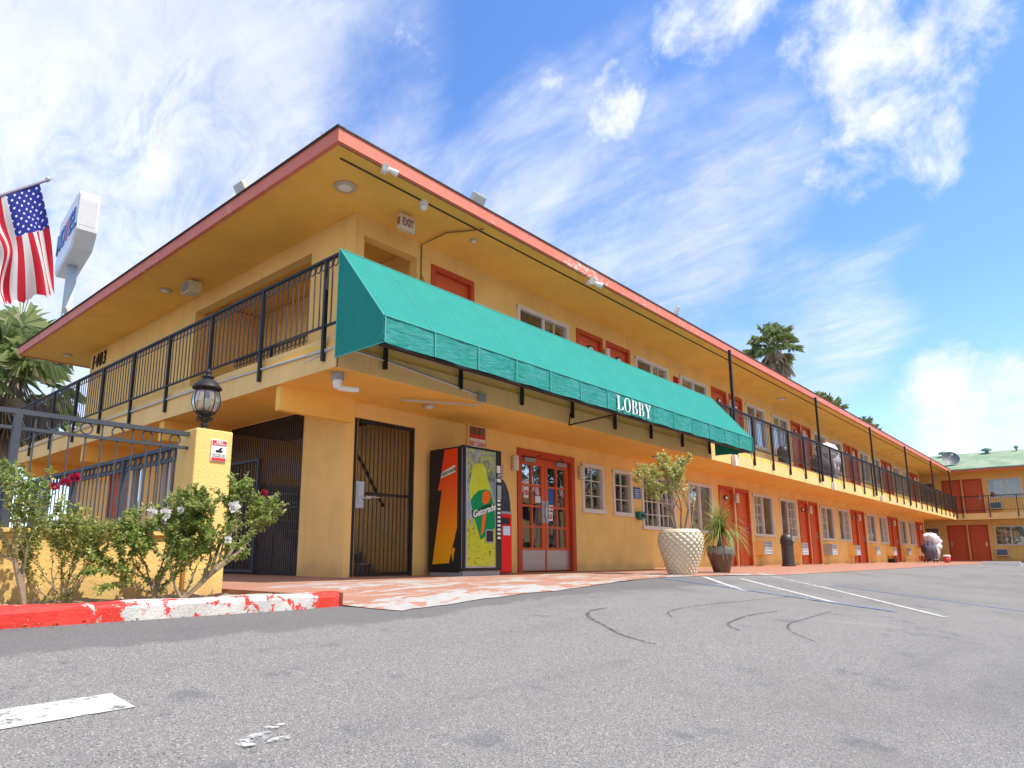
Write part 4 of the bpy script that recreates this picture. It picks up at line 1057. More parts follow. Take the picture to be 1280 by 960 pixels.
# ------------------------------------------------------------------ pots and plants
def pot_tex():
    m,nt,bs,P=new('cream_glazed_clay',.5,0,.4)
    c=mixc(nt,noise(nt,P,9,5),(.50,.43,.30),(.66,.60,.46));nt.links.new(c,bs.inputs['Base Color']);return m
t=thing('plant_pot',(10.25,5.02,-.28),'large cream pot with a diamond dimple pattern beside the awning end','pot')
prof=[(.205,0),(.215,.03),(.24,.12),(.285,.26),(.325,.40),(.345,.50),(.345,.58),(.325,.66),(.30,.70),(.285,.715),(.27,.71),(.26,.66)]
n=56;w=MB()
rows=[]
nz=60
for k in range(nz+1):
    z=.03+.63*k/nz
    # interpolate radius
    r=pl([(b_,a_) for a_,b_ in prof[:9]],z)
    rows.append((r,z,k))
ring0=[]
def rr_(k,j,r): 
    ph=(j*14/n*2*math.pi)
    return r+.011*(math.cos(ph+ (k//2%2)*math.pi)*math.sin((k%2+.5)*math.pi*.5)) 
n=20*8
P_=[[( (r+.010*math.cos(20*2*math.pi*j/n*1.0+z*66)*1.0+.008*math.cos(20*2*math.pi*j/n-z*66))*math.cos(2*math.pi*j/n),(r+.010*math.cos(20*2*math.pi*j/n+z*66)+.008*math.cos(20*2*math.pi*j/n-z*66))*math.sin(2*math.pi*j/n),z) for j in range(n)] for (r,z,k) in rows]
for k in range(nz):
    for j in range(n):
        q=[P_[k][j],P_[k][(j+1)%n],P_[k+1][(j+1)%n],P_[k+1][j]]
        w.face([(10.25+p[0],5.02+p[1],-.283+p[2]) for p in q])
w.lathe((10.25,5.02,-.283),[(.20,0),(.212,.03)],40);w.lathe((10.25,5.02,-.283),prof[7:],40,cap=False)
pm=w.build('pot',pot_tex(),t,fix=False)
b=bmesh.new();b.from_mesh(pm.data);bmesh.ops.remove_doubles(b,verts=b.verts,dist=.0005);bmesh.ops.recalc_face_normals(b,faces=b.faces);b.to_mesh(pm.data);b.free()
pm.data.polygons.foreach_set('use_smooth',[True]*len(pm.data.polygons))
w=MB();w.lathe((10.25,5.02,.36),[(.001,.01),(.27,0)],30,cap=False);w.build('soil',M['soil'],t,fix=False)

t=thing('plant_pot',(12.0,5.12,-.28),'smaller glossy brown tapered pot right of the big cream pot','pot')
def brownpot():
    m,nt,bs,P=new('brown_glaze',.18,0,.6)
    sx=nd(nt,'ShaderNodeSeparateXYZ');nt.links.new(P,sx.inputs[0])
    k=ramp(nt,mth(nt,'ADD',sx.outputs[2],mth(nt,'MULTIPLY',noise(nt,P,9,4),.25)),.16,.20)
    c=mixc(nt,noise(nt,P,5,4),(.09,.045,.028),(.17,.09,.055));c=mixc(nt,k,c,mixc(nt,noise(nt,P,25,6,.7),(.05,.04,.04),(.42,.42,.44)))
    nt.links.new(c,bs.inputs['Base Color']);return m
w=MB();w.lathe((12.0,5.12,-.283),[(.135,0),(.14,.02),(.165,.10),(.205,.22),(.235,.34),(.24,.40),(.225,.46),(.20,.475),(.19,.455),(.185,.40)],36);w.build('pot',brownpot(),t,smooth=True)
w=MB();w.lathe((12.0,5.12,.11),[(.001,.01),(.19,0)],20,cap=False);w.build('soil',M['soil'],t,fix=False)

def leafq(w,p,d,up,L,W):
    """folded leaf"""
    d=d.normalized();s=d.cross(up)
    if s.length<1e-3: s=d.orthogonal()
    s.normalize();nrm=s.cross(d).normalized()
    a=p;b=p+d*L*.5+s*W*.5+nrm*W*.15;c=p+d*L-nrm*L*.12;e=p+d*L*.5-s*W*.5+nrm*W*.15
    k=len(w.v);w.v+=[tuple(a),tuple(b),tuple(c),tuple(e)];w.f+=[[k,k+1,k+2],[k,k+2,k+3]];w.m+=[0,0]
def rv(r): 
    while True:
        v=Vector((r.uniform(-1,1),r.uniform(-1,1),r.uniform(-1,1)))
        if .05<v.length<1: return v.normalized()
def grow(wb,wl,r,p,d,L,rad,depth,lf,spread=.6,upb=.25,kids=(2,3),maxd=4,leafn=7,segs=3,ls=(.03,.018),lmin=1):
    pts=[p.copy()];rads=[rad];q=p.copy();dd=d.copy()
    for i in range(segs):
        dd=(dd+rv(r)*.22+Vector((0,0,upb*.3))).normalized();q=q+dd*L/segs;pts.append(q.copy());rads.append(rad*(1-.4*(i+1)/segs))
    wb.tube([tuple(x) for x in pts],rads,5 if depth<2 else 3,cap=False)
    if depth>=lmin:
        for i in range(leafn if depth>=maxd-1 else int(leafn*.8)):
            t=r.random();j=min(int(t*segs),segs-1);a=pts[j].lerp(pts[j+1],t*segs-j)
            leafq(wl,a+rv(r)*.012,(rv(r)+dd*.5+Vector((0,0,.15))),Vector((0,0,1)),ls[0]*r.uniform(.6,1.3),ls[1]*r.uniform(.7,1.3))
    if depth<maxd:
        for i in range(r.choice(kids)):
            nd_=(dd+rv(r)*spread+Vector((0,0,upb))).normalized()
            st=pts[-1] if i==0 else pts[r.choice(range(max(1,segs-1),segs+1))]
            grow(wb,wl,r,st,nd_,L*r.uniform(.62,.88),rads[-1]*.8,depth+1,lf,spread,upb,kids,maxd,leafn,segs,ls,lmin)
def rose(seed,base,stems,label,leafm,L=.32,kids=(2,3),leafn=7,blooms=[],maxd=4,upb=.25,spread=.6,rad=.014,ls=(.034,.022)):
    r=random.Random(seed);t=thing('rose_bush',base,label,'rose bush','rose bushes in front of the low wall')
    wb=MB();wl=MB();b=Vector(base)
    for s in stems:
        if len(s)>1:
            pts=[tuple(b)]+[tuple(b+Vector(x)) for x in s[:-1]]
            wb.tube(pts,[rad*(1.5-.5*i/len(pts)) for i in range(len(pts))],7,cap=False)
            st=Vector(pts[-1])
        else: st=b.copy()
        grow(wb,wl,r,st,Vector(s[-1]).normalized(),L,rad*.85,1,None,spread,upb,kids,maxd,leafn,3,ls)
    wb.build('stems',M['twig'],t,fix=False);wl.build('foliage',leafm,t,fix=False)
    for (p,c,s) in blooms:
        w=MB();rb=random.Random(int(p[0]*99))
        for k in range(26):
            a=rv(rb);a.y=-abs(a.y)*.8;leafq(w,Vector(p)+a*s*.25,a+Vector((0,-.3,.3)),rv(rb),s*rb.uniform(.7,1.1),s*.9)
        w.build('bloom',M['petalw'] if c=='w' else M['petalr'],t,fix=False)
    return t
rose(11,(1.36,5.20,-.31),[((-.03,0,.14),(-.08,.0,.28),(-.5,0,.8)),((-.02,0,.14),(.0,.05,.9)),((-.08,0,.28),(-.9,.1,.5)),((-.04,0,.2),(.3,.1,.9)),((-.08,0,.3),(.1,-.05,1))],'leafy rose bush with crimson blooms at the left edge of the picture',M['roseleaf'],.26,leafn=17,blooms=[((1.47,5.05,.48),'r',.035),((1.53,5.08,.52),'r',.035),((1.41,5.05,.45),'r',.03)],maxd=4,rad=.011,ls=(.036,.022),spread=.7)
rose(5,(1.60,5.25,-.31),[((-.5,0,.6),),((-.25,.1,.9),),((0,0,1),),((.25,.05,.9),),((.55,0,.7),),((-.75,0,.4),),((.8,0,.5),),((.1,.1,1),),((.4,.1,.9),),((-.4,.1,.9),)],'twiggy sparse rose bush with fine bare stems second from the left',M['dryleaf'],.23,leafn=16,maxd=4,upb=.28,rad=.007,ls=(.028,.017),spread=.6)
rose(23,(2.17,5.18,-.31),[((-.03,0,.10),(-.5,0,.8)),((0,0,.12),(.1,0,1)),((.02,0,.12),(.45,-.05,.8)),((-.02,0,.12),(-.9,0,.6)),((0,.02,.12),(.3,.1,.7)),((-.02,0,.1),(-.25,.05,.9)),((0,0,.05),(.8,-.05,.5)),((0,0,.05),(.6,-.05,.3)),((0,0,.04),(-.8,-.1,.35)),((0,0,.06),(.2,-.3,.6))],'full green rose bush with white blooms left of the pillar base',M['roseleaf'],.24,leafn=32,blooms=[((2.00,4.95,.31),'w',.035),((2.09,4.95,.30),'w',.045),((2.2,4.95,.33),'w',.028)],ls=(.034,.022),rad=.009,spread=.75,upb=.2)
rose(31,(2.28,4.98,-.31),[((.14,0,.14),(.30,0,.26),(.42,.0,.36),(.4,0,.9)),((.14,0,.14),(.26,0,.28),(.1,0,1)),((.16,0,.15),(.36,0,.30),(.46,.0,.40),(.9,0,.7)),((.14,0,.14),(.22,.05,.30),(-.3,.05,.9)),((.30,0,.27),(.38,0,.40),(.1,0,1)),((.2,0,.2),(.25,0,.4),(-.5,0,.8)),((.2,0,.2),(.25,0,.4),(.5,-.1,.8)),((-.05,.02,.1),(-.3,0,.8)),((.02,.0,.06),(.1,-.2,.8)),((.1,0,.1),(.3,-.1,.5))],'rose bush leaning right over the kerb with a pink bloom and bare crooked trunk',M['roseleaf'],.20,leafn=24,blooms=[((2.50,4.75,.36),'w',.045),((2.49,4.78,.12),'w',.03),((2.74,4.75,.48),'r',.03)],rad=.010,ls=(.033,.021),spread=.75,upb=.2)
w=MB();r=random.Random(77)
for k in range(260):
    x=r.uniform(-.5,3.1);y=r.choice([r.uniform(4.36,4.43),r.uniform(4.60,5.55),r.uniform(4.60,5.55)])
    z=g(x,y)+.006 if y<4.5 else -.30
    leafq(w,Vector((x,y,z+r.uniform(0,.01))),Vector((r.uniform(-1,1),r.uniform(-1,1),.05)),Vector((0,0,1)),r.uniform(.015,.035),r.uniform(.01,.02))
tag(w.build('fallen_leaves',leaf('fallen_leaf',(.22,.13,.05),(.45,.33,.15),None,.1),fix=False),kind='stuff')
# ficus in big pot
t=thing('ficus_tree',(10.25,5.02,.35),'small yellow green leaved tree with several grey trunks in the big cream pot','tree')
wb=MB();wl=MB();r=random.Random(8)
for k in range(7):
    a=k*.9;b0=Vector((10.25+.07*math.cos(a),5.02+.07*math.sin(a),.34));lean=Vector((.22*math.cos(a+.5),.22*math.sin(a+.5),1)).normalized()
    p1=b0+lean*.24;p2=p1+(lean+rv(r)*.1).normalized()*.17
    wb.tube([tuple(b0),tuple(p1),tuple(p2)],[.018,.015,.012],6,cap=False)
    grow(wb,wl,r,p2,(lean+rv(r)*.45+Vector((.15,0,-.1))).normalized(),.33,.010,1,None,.72,.13,(2,3),4,26,3,(.054,.034),lmin=2)
p1=Vector((10.45,4.96,.34));wb.tube([tuple(p1),(10.55,4.95,.55),(10.62,4.95,.75)],[.014,.012,.008],5)
grow(wb,wl,r,Vector((10.62,4.95,.75)),Vector((.4,0,1)).normalized(),.3,.008,2,None,.7,.1,(2,),4,8,3,(.05,.03),lmin=2)
wb.build('trunk',M['bark'],t,fix=False);wl.build('foliage',M['ficusleaf'],t,fix=False)
# strap plant
t=thing('potted_palm',(12.0,5.12,.12),'arching strap leaved palm like plant in the brown pot','plant')
w=MB();w.tube([(12.0,5.12,.08),(12.0,5.12,.25),(12.02,5.12,.42)],[.07,.05,.035],10);w.tube([(11.97,5.12,.1),(11.88,5.1,.3),(11.86,5.1,.45)],[.03,.025,.02],8);w.build('stem',M['bark'],t,smooth=True)
w=MB();r=random.Random(4)
for k in range(330):
    base=Vector((12.02,5.12,.42)) if r.random()<.8 else Vector((11.86,5.1,.45))
    az=r.uniform(0,6.28);el=r.uniform(-.2,1.5);L=r.uniform(.45,.85)
    d=Vector((math.cos(az)*math.cos(el),math.sin(az)*math.cos(el),math.sin(el)));p=base.copy();W=.011;q=[]
    side=d.cross(Vector((0,0,1)));side=side.normalized() if side.length>.01 else Vector((1,0,0))
    for i in range(8):
        q.append((p+side*W*(1-i/8.2),p-side*W*(1-i/8.2)));p=p+d*L/7;d=(d+Vector((0,0,-.30))).normalized()
    k0=len(w.v)
    for a,b in q: w.v+=[tuple(a),tuple(b)]
    for i in range(7): w.f.append([k0+2*i,k0+2*i+1,k0+2*i+3,k0+2*i+2]);w.m.append(0)
w.build('foliage',M['strap'],t,fix=False)

# palms
def palm_parts(t,seed,H,R0,tr,skirt=.5,nf=46,lean=(0,0)):
    r=random.Random(seed);bx,by,bz=t.location
    w=MB();pts=[];rd=[]
    for i in range(15):
        f=i/14;pts.append((bx+lean[0]*f*f,by+lean[1]*f*f,bz+H*f));rd.append(tr*(1.25-.35*f+(.07 if i%2 else 0)))
    w.tube(pts,rd,12);w.build('trunk',M['palmbark'],t,smooth=True)
    top=Vector(pts[-1])
    for (nm,m,cnt,el0,el1) in(('fronds',M['palmleaf'],nf,-.5,1.45),('dry_skirt',M['palmdry'],int(nf*skirt),-1.45,-.9)):
        w=MB()
        for k in range(cnt):
            az=r.uniform(0,6.28);el=r.uniform(el0,el1)
            d=Vector((math.cos(az)*math.cos(el),math.sin(az)*math.cos(el),math.sin(el)))
            s=d.cross(Vector((0,0,1))).normalized();L=R0*r.uniform(.42,.6)
            p0=top+Vector((0,0,r.uniform(-.1,.2)*R0));p1=p0+d*L+Vector((0,0,-.05*R0))
            w.tube([tuple(p0),tuple(p0.lerp(p1,.5)+Vector((0,0,.03*R0))),tuple(p1)],[.02*R0,.012*R0,.01*R0],4,cap=False)
            up=s.cross(d)
            for j in range(29):
                a=(j-14)/14*1.7;b=(d*math.cos(a)+s*math.sin(a)+up*.12).normalized();LL=R0*r.uniform(.42,.62)*(1-.25*abs(a)/1.35)
                m_=p1+b*LL*.55;e=p1+b*LL*.85+Vector((0,0,-LL*r.uniform(.1,.5)));wd=.008*R0
                c_=b.cross(up).normalized()*wd
                k0=len(w.v);w.v+=[tuple(p1),tuple(m_+c_),tuple(e),tuple(m_-c_)];w.f+=[[k0,k0+1,k0+2],[k0,k0+2,k0+3]];w.m+=[0,0]
        w.build(nm,m,t,fix=False)
P1=thing('palm_tree',(5.3,24,-.4),'shaggy fan palm with dry brown skirt beyond the left end of the motel','palm tree')
palm_parts(P1,3,5.7,2.4,.20,.9,42)
P2=thing('palm_tree',(73.5,24,-.4),'tall fan palm showing above the motel roof right of the awning','palm tree','palms behind the motel roof')
palm_parts(P2,9,22.6,3.3,.30,.9,42)
P3=copy_thing(P2,(94.0,24.9,-2.5),1.1,.93,'fan palm top just showing over the roof edge right of the tallest palm')
P4=copy_thing(P2,(114.0,24.9,-2.6),2.3,.92,'farther palm top over the roof edge nearest the far corner')
# neighbours behind camera, seen mirrored in the panes
NB=thing('neighbour_building',(40,-22,-1),'plain two storey building across the lot with tiled roof','building')
w=MB();w.box(12,100,-32,-22,-1.2,5.6);w.build('wall',M['cream'],NB)
w=MB();w.face([(11,-21,5.6),(101,-21,5.6),(101,-27,7.6),(11,-27,7.6)]);w.face([(11,-33,5.6),(11,-27,7.6),(101,-27,7.6),(101,-33,5.6)]);w.build('roof',mat('clay_tile',(.30,.12,.08),.8),NB,fix=False)
w=MB()
for k in range(21):
    for z in(.2,3.1): w.box(14+4*k,15.8+4*k,-21.98,-21.9,z,z+1.4)
w.build('window',M['dark'],NB)
for k,(x,y,sc) in enumerate(((30,-12,.40),(38,-14,.46),(48,-13,.42),(58,-15,.5),(70,-14,.45),(84,-16,.5))):
    copy_thing(P2,(x,y,-1),k*1.3,sc,'palm tree across the lot from the motel, number %d from the street'%(k+1))

TR=thing('broad_tree',(34,-17,-1),'broad leafy tree across the lot, nearest the street','tree','broad trees across the lot')
wb=MB();wl=MB();r=random.Random(12)
wb.tube([(34,-17,-1),(34.1,-17,1.2),(34,-17.1,3)],[.3,.24,.2],10)
for k in range(9):
    d=rv(r);d.z=abs(d.z)*.6+.2
    c=Vector((34,-17,5))+Vector((d.x*2.6,d.y*2.6,d.z*3.2))
    wb.tube([(34,-17.1,2.8),tuple(Vector((34,-17.1,2.8)).lerp(c,.6)+Vector((0,0,.4))),tuple(c)],[.13,.08,.03],6)
    for q in range(330):
        v=rv(r)*r.uniform(.5,1)**.6*1.7;leafq(wl,c+v,rv(r),Vector((0,0,1)),.32,.22)
wb.build('trunk',M['bark'],TR);wl.build('crown',leaf('tree_leaf',(.04,.09,.02),(.10,.16,.04)),TR,fix=False)
for k,(x,y,sc) in enumerate(((44,-17,1.1),(54,-16.5,.95),(63,-18,1.15),(76,-17,1.0))): copy_thing(TR,(x,y,-1),k*1.1,sc,'broad leafy tree across the lot, %s from the street'%(['second','third','fourth','fifth'][k]))
# ------------------------------------------------------------------ bins, carts, wheel stop
def bin_(x,y,z,label):
    t=thing('trash_bin',(x,y,z),label,'trash bin','dark dome topped trash bins')
    b0=MB(lambda a,b,c:(x+(a-x)*.78,y+(b-y)*.78,z+(c-z)*.88));T_=b0.T
    w=MB(T_);w.lathe((x,y,z),[(.24,0),(.24,.06),(.215,.07),(.215,.72),(.24,.73),(.24,.78)],24);w.build('body',M['bin'],t,smooth=False)
    w=MB(T_);w.lathe((x,y,z+.78),[(.235,0),(.23,.1),(.19,.2),(.12,.26),(.01,.285)],24);d=w.build('dome',M['bin'],t,smooth=True)
    w=MB(T_);w.prism([(x-.1,z+.82),(x+.1,z+.82),(x+.09,z+.93),(x-.09,z+.93)],y-.245,y-.20);w.build('flap',M['plasticgrey'],d)
M['bin']=mat('dark_brown_plastic',(.055,.05,.055),.4)
bin_(20.75,6.85,ZG,'dark dome topped trash bin on the ground walkway between two air conditioners')
bin_(22.0,7.15,ZD,'dark dome topped trash bin on the upper balcony behind the railing')
def cloth(w,c,r,seed,n=16,sq=(1,1,.8)):
    q=random.Random(seed);k=len(w.v);ph=[q.uniform(0,6) for _ in range(6)]
    for i in range(n//2+1):
        th=math.pi*i/(n//2)
        for j in range(n):
            a=2*math.pi*j/n
            rr=r*(1+.14*math.sin(3*a+ph[0]+2*th)+.10*math.sin(5*a+ph[1]-3*th)+.08*math.sin(4*th+ph[2]))
            w.v.append((c[0]+sq[0]*rr*math.sin(th)*math.cos(a),c[1]+sq[1]*rr*math.sin(th)*math.sin(a),c[2]+sq[2]*rr*math.cos(th)))
    for i in range(n//2):
        for j in range(n):
            a=k+i*n+j;b=k+i*n+(j+1)%n;w.f.append([a,b,b+n,a+n]);w.m.append(0)
sheet=mat('white_linen',(.74,.72,.78),.85,0,.1,6,.6,9);bag=mat('dark_laundry_bag',(.10,.09,.13),.8,0,.4,6,.6,9);bagl=mat('grey_blue_bag',(.28,.28,.38),.8,0,.3,6,.6,9)
def cart(x,y,z,label,up=False):
    t=thing('housekeeping_cart',(x,y,z),label,'laundry cart')
    w=MB();w.box(x-.5,x+.5,y-.26,y+.26,z+.12,z+.18)
    for a in(-.48,.48):
        for b in(-.24,.24): w.box(x+a-.015,x+a+.015,y+b-.015,y+b+.015,z+.18,z+.98)
    w.box(x-.5,x+.5,y-.26,y+.26,z+.55,z+.58);w.box(x-.5,x+.5,y-.26,y+.26,z+.96,z+.99);w.build('frame',M['plasticgrey'],t)
    for a in(-.42,.42):
        for b in(-.2,.2): w=MB();w.tube([(x+a,y+b-.02,z+.06),(x+a,y+b+.02,z+.06)],.058,12);w.build('wheel',M['black'],t)
    w=MB();cloth(w,(x-.62,y-.05,z+.55),.34,3,sq=(.8,.8,1.2));w.build('laundry_bag',bag,t,smooth=True,fix=False)
    w=MB();cloth(w,(x+.6,y-.05,z+.5),.30,5,sq=(.7,.8,1.25));w.build('laundry_bag',bagl,t,smooth=True,fix=False)
    w=MB();cloth(w,(x-.15,y-.12,z+1.12),.36,7);cloth(w,(x+.25,y-.15,z+1.05),.32,8);cloth(w,(x+.02,y-.28,z+.80),.30,9,sq=(1,.7,1));
    for k in range(6):
        q=x-.2+.09*k;w.tube([(q,y-.33,z+.85),(q+.02*math.sin(k),y-.36,z+.5),(q+.04*math.cos(k*2),y-.35,z+.22+.05*(k%3))],[.05,.045,.03],6)
    w.build('linen',sheet,t,smooth=True,fix=False)
    return t
cart(39.8,6.4,ZG,'housekeeping cart piled with white linen on the ground walkway near the far corner')
c=thing('bucket',(38.6,5.55,ZG),'small red and white bucket on the walkway beside the laundry cart','bucket')
w=MB();w.lathe((38.6,5.55,ZG),[(.12,0),(.15,.28)],14);w.build('body',mat('bucket_red',(.6,.08,.12),.4),c,smooth=True);w=MB();w.lathe((38.6,5.55,ZG),[(.155,.27),(.16,.33),(.10,.36)],14);w.build('lid',M['white'],c)
cart(25.6,6.95,ZD,'housekeeping cart with white linen on top on the upper balcony behind the railing')
w=MB();w.box(36.6,37.1,7.3,7.55,ZG,-.08);tag(w.build('door_mat_box',M['black'],bevel=.02),'small black box on the ground by the wall left of the lower laundry cart','box')
ws=MB(lambda u,d,z:(d,u,z));ws.prism([(2.4,-.33),(3.65,-.33),(3.61,-.17),(2.44,-.17)],33.0,33.2)
tag(ws.build('wheel_stop',M['white']),'white concrete wheel stop in front of the far wing','wheel stop')

# ------------------------------------------------------------------ flag
t=thing('flag',(2.2,10,4.9),'frayed stars and stripes flag hanging from an angled pole','flag')
def flagmat():
    m,nt,bs,P=new('flag_cloth',.8,0,.15)
    uv=nd(nt,'ShaderNodeUVMap');sx=nd(nt,'ShaderNodeSeparateXYZ');nt.links.new(uv.outputs[0],sx.inputs[0])
    u,v=sx.outputs[0],sx.outputs[1]     # u across stripes, v along them
    st=mth(nt,'MODULO',mth(nt,'FLOOR',mth(nt,'MULTIPLY',u,13)),2)
    c=mixc(nt,st,(.62,.03,.05),(.80,.77,.74))
    can=mth(nt,'MULTIPLY',mth(nt,'LESS_THAN',u,7/13),mth(nt,'LESS_THAN',v,.40))
    a=mth(nt,'MULTIPLY',u,13/7*9/2);b=mth(nt,'MULTIPLY',v,11/.4/2)
    def dots(o1,o2):
        x=mth(nt,'SUBTRACT',mth(nt,'FRACT',mth(nt,'ADD',a,o1)),.5);y=mth(nt,'SUBTRACT',mth(nt,'FRACT',mth(nt,'ADD',b,o2)),.5)
        return mth(nt,'LESS_THAN',mth(nt,'ADD',mth(nt,'MULTIPLY',x,x),mth(nt,'MULTIPLY',y,y)),.019)
    d=mth(nt,'MAXIMUM',dots(.0,.0),dots(.5,.5))
    blue=mixc(nt,d,(.035,.05,.30),(.82,.82,.84))
    c=mixc(nt,can,c,blue);nt.links.new(c,bs.inputs['Base Color'])
    tr=nd(nt,'ShaderNodeBsdfTranslucent');nt.links.new(c,tr.inputs[0]);mx=nd(nt,'ShaderNodeMixShader');mx.inputs[0].default_value=.4
    nt.links.new(bs.outputs[0],mx.inputs[1]);nt.links.new(tr.outputs[0],mx.inputs[2]);nt.links.new(mx.outputs[0],nt.nodes['Material Output'].inputs[0]);return m
A0=Vector((2.19,10,4.92));hd=Vector((-.745,0,-.667)).normalized()
nu,nv=52,50;vs=[];fs=[];uvs=[]
rf=random.Random(2)
fray=[rf.uniform(-.03,.05) for _ in range(nu+1)]
for j in range(nv+1):
    for i in range(nu+1):
        u=i/nu;v=j/nv
        Lf=1.40+fray[i]
        p=A0+hd*(u*.86)
        drop=Vector((.27*v+.03*math.sin(v*3.1)*(1-u),0,-1.0*v))*Lf*(1-.06*u)
        fold=.10*math.sin(u*11+v*1.5)*v**.6+.05*math.sin(u*23-v*3)*v
        p=p+drop+Vector((-.04*math.sin(u*11+v*2)*v,fold,0.0))
        # gather towards lower left twist
        tw=ss(.45,.75,u)*ss(.15,.6,v)
        p+=Vector((.10*tw*math.sin(v*5),.08*tw*math.cos(v*7+u*9),.04*tw))
        vs.append(tuple(p))
for j in range(nv):
    for i in range(nu): fs.append((j*(nu+1)+i,j*(nu+1)+i+1,(j+1)*(nu+1)+i+1,(j+1)*(nu+1)+i))
me=bpy.data.meshes.new('cloth');me.from_pydata(vs,[],fs);ul=me.uv_layers.new(name='UVMap')
for p in me.polygons:
    for li,vi in zip(p.loop_indices,p.vertices):
        i=vi%(nu+1);j=vi//(nu+1);ul.data[li].uv=(i/nu,j/nv)
me.polygons.foreach_set('use_smooth',[True]*len(me.polygons));me.materials.append(flagmat());o=bpy.data.objects.new('cloth',me);C.objects.link(o);par(o,t)
w=MB();e=A0-hd*.12;w.tube([tuple(e),tuple(A0+hd*2.3)],[.018,.022],8);w.build('pole',mat('purple_grey_pole',(.22,.18,.26),.5),t)
w=MB();w.lathe(tuple(e),[(.01,-.03),(.03,0),(.035,.02),(.01,.05)],10);w.tube([tuple(e),tuple(e+Vector((.05,0,.04)))],.012,6);w.build('finial',M['galv'],t)
q=A0+hd*2.3;w=MB();w.tube([(q.x,10,-.5),(q.x,10,q.z+.4)],.06,12);tag(w.build('flag_post',M['galv'],smooth=True),'grey post holding the angled flag pole at the left','post')

# ------------------------------------------------------------------ pole sign
t=thing('pole_sign',(7.75,28.7,-.4),'tall white sign box with blue and red letters on a pale blue pole','sign')
ax=Vector((math.cos(R(83.3)),math.sin(R(83.3)),0));ay=Vector((ax.y,-ax.x,0))   # long axis; ay to the right
c0=Vector((8.08,28.7,12.9))
ST=lambda p,q,z:tuple(c0+ax*p+ay*q+Vector((0,0,z)))
LS=4.05;h=1.70;hw=.38
prof=[(-.0,1.45),(.25,1.66),(LS-.25,1.66),(LS,1.4),(LS,-.72),(LS-.3,-.95),(.55,-.72),(0,-.10)]
# side outline in (p,z), width along q
w=MB(lambda a,b,c:ST(a,b,c));w.prism(prof,-hw,hw)
bx=w.build('cabinet',mat('white_sign_metal',(.66,.66,.66),.45,0,.06,3),t,bevel=.06)
w=MB(ST);ins=[(.12,1.36),(.28,1.55),(LS-.3,1.55),(LS-.12,1.32),(LS-.12,-.66),(LS-.36,-.83),(.6,-.62),(.12,-.06)]
w.prism(ins,-hw-.02,-hw);fc=w.build('face',mat('sign_face',(.74,.76,.80),.3),t)
bl=mat('sign_blue',(.06,.16,.50),.4);rd_=mat('sign_pink',(.70,.22,.28),.4)
def letters(s,q0,cols):
    x=q0
    for ch,cm in zip(s,cols):
        # word reads from far to near on this face
        me_=text('letter',ch,1.25,(0,0,0),(0,0,0),cm,None,.02,bold=.03)
        Mx=Matrix((( -ax.x,0,-ay.x,c0.x+ax.x*x-ay.x*(hw+.04)),(-ax.y,0,-ay.y,c0.y+ax.y*x-ay.y*(hw+.04)),(0,1,0,c0.z+.45),(0,0,0,1)))
        me_.data.transform(Mx);me_.parent=fc
        x-=.76 if ch!='M' else .9
letters('MOTEL',3.5,[bl,bl,rd_,bl,bl])
w=MB(ST);
for (p,z0,z1) in((-.012,.1,1.2),(-.012,-.1,.05)): w.box(p,p+.01,-hw*.75,hw*.75,z0,z1)
w.build('access_panel',mat('panel_grey',(.55,.55,.55),.5),bx)
w=MB();pc=c0+ax*2.3
w.tube([(pc.x,pc.y,-.5),(pc.x,pc.y,c0.z-.80)],.20,20);w.build('pole',mat('pale_blue_pole',(.42,.50,.56),.5,0,.12,2,dirt=(.5,.38,.3),drange=(.55,.75),dscale=1.4),t,smooth=True)
# distant neighbour to the left
o=thing('distant_building',(-6,34,-.4),'low pale building far beyond the side fence','building')
w=MB();w.box(-22,5.5,33,40,-.6,2.4);w.build('wall',mat('pale_wall',(.62,.58,.52),.8),o);w=MB();w.box(-22.3,5.8,32.7,40.3,2.4,2.6);w.build('roof',mat('grey_roof',(.35,.34,.33),.8),o)
w=MB()
for k in range(6): w.box(-19+4*k,-17.4+4*k,32.95,33.0,.6,1.8)
w.build('window',M['dark'],o)

# ------------------------------------------------------------------ sky, sun, camera
SUN_EL=R(60);SUN_DIR=Vector((.30,-1,0)).normalized()   # horizontal direction towards the sun
wd=bpy.data.worlds.new('World');S.world=wd;wd.use_nodes=True;nt=wd.node_tree
bg=nt.nodes['Background'];sk=nd(nt,'ShaderNodeTexSky',sky_type='NISHITA');sk.sun_disc=False;sk.sun_elevation=SUN_EL
sk.sun_rotation=math.atan2(SUN_DIR.x,SUN_DIR.y);sk.air_density=1.0;sk.dust_density=.6;sk.ozone_density=2.2
tc=nd(nt,'ShaderNodeTexCoord');D=tc.outputs['Generated']
sx=nd(nt,'ShaderNodeSeparateXYZ');nt.links.new(D,sx.inputs[0])
zc=mth(nt,'ADD',mth(nt,'MAXIMUM',sx.outputs[2],0),.12)
cx=nd(nt,'ShaderNodeCombineXYZ');nt.links.new(mth(nt,'DIVIDE',sx.outputs[0],zc),cx.inputs[0]);nt.links.new(mth(nt,'DIVIDE',sx.outputs[1],zc),cx.inputs[1])
PL=cx.outputs[0]
def blob(d,w_,amt,ax_=None):
    """soft mask round direction d (a place in the sky), w_ = half width in radians"""
    v=Vector(d).normalized()
    dp=nd(nt,'ShaderNodeVectorMath',operation='DOT_PRODUCT');nt.links.new(D,dp.inputs[0]);dp.inputs[1].default_value=v
    return mth(nt,'MULTIPLY',ramp(nt,dp.outputs['Value'],math.cos(w_*1.5),math.cos(w_*.25)),amt)
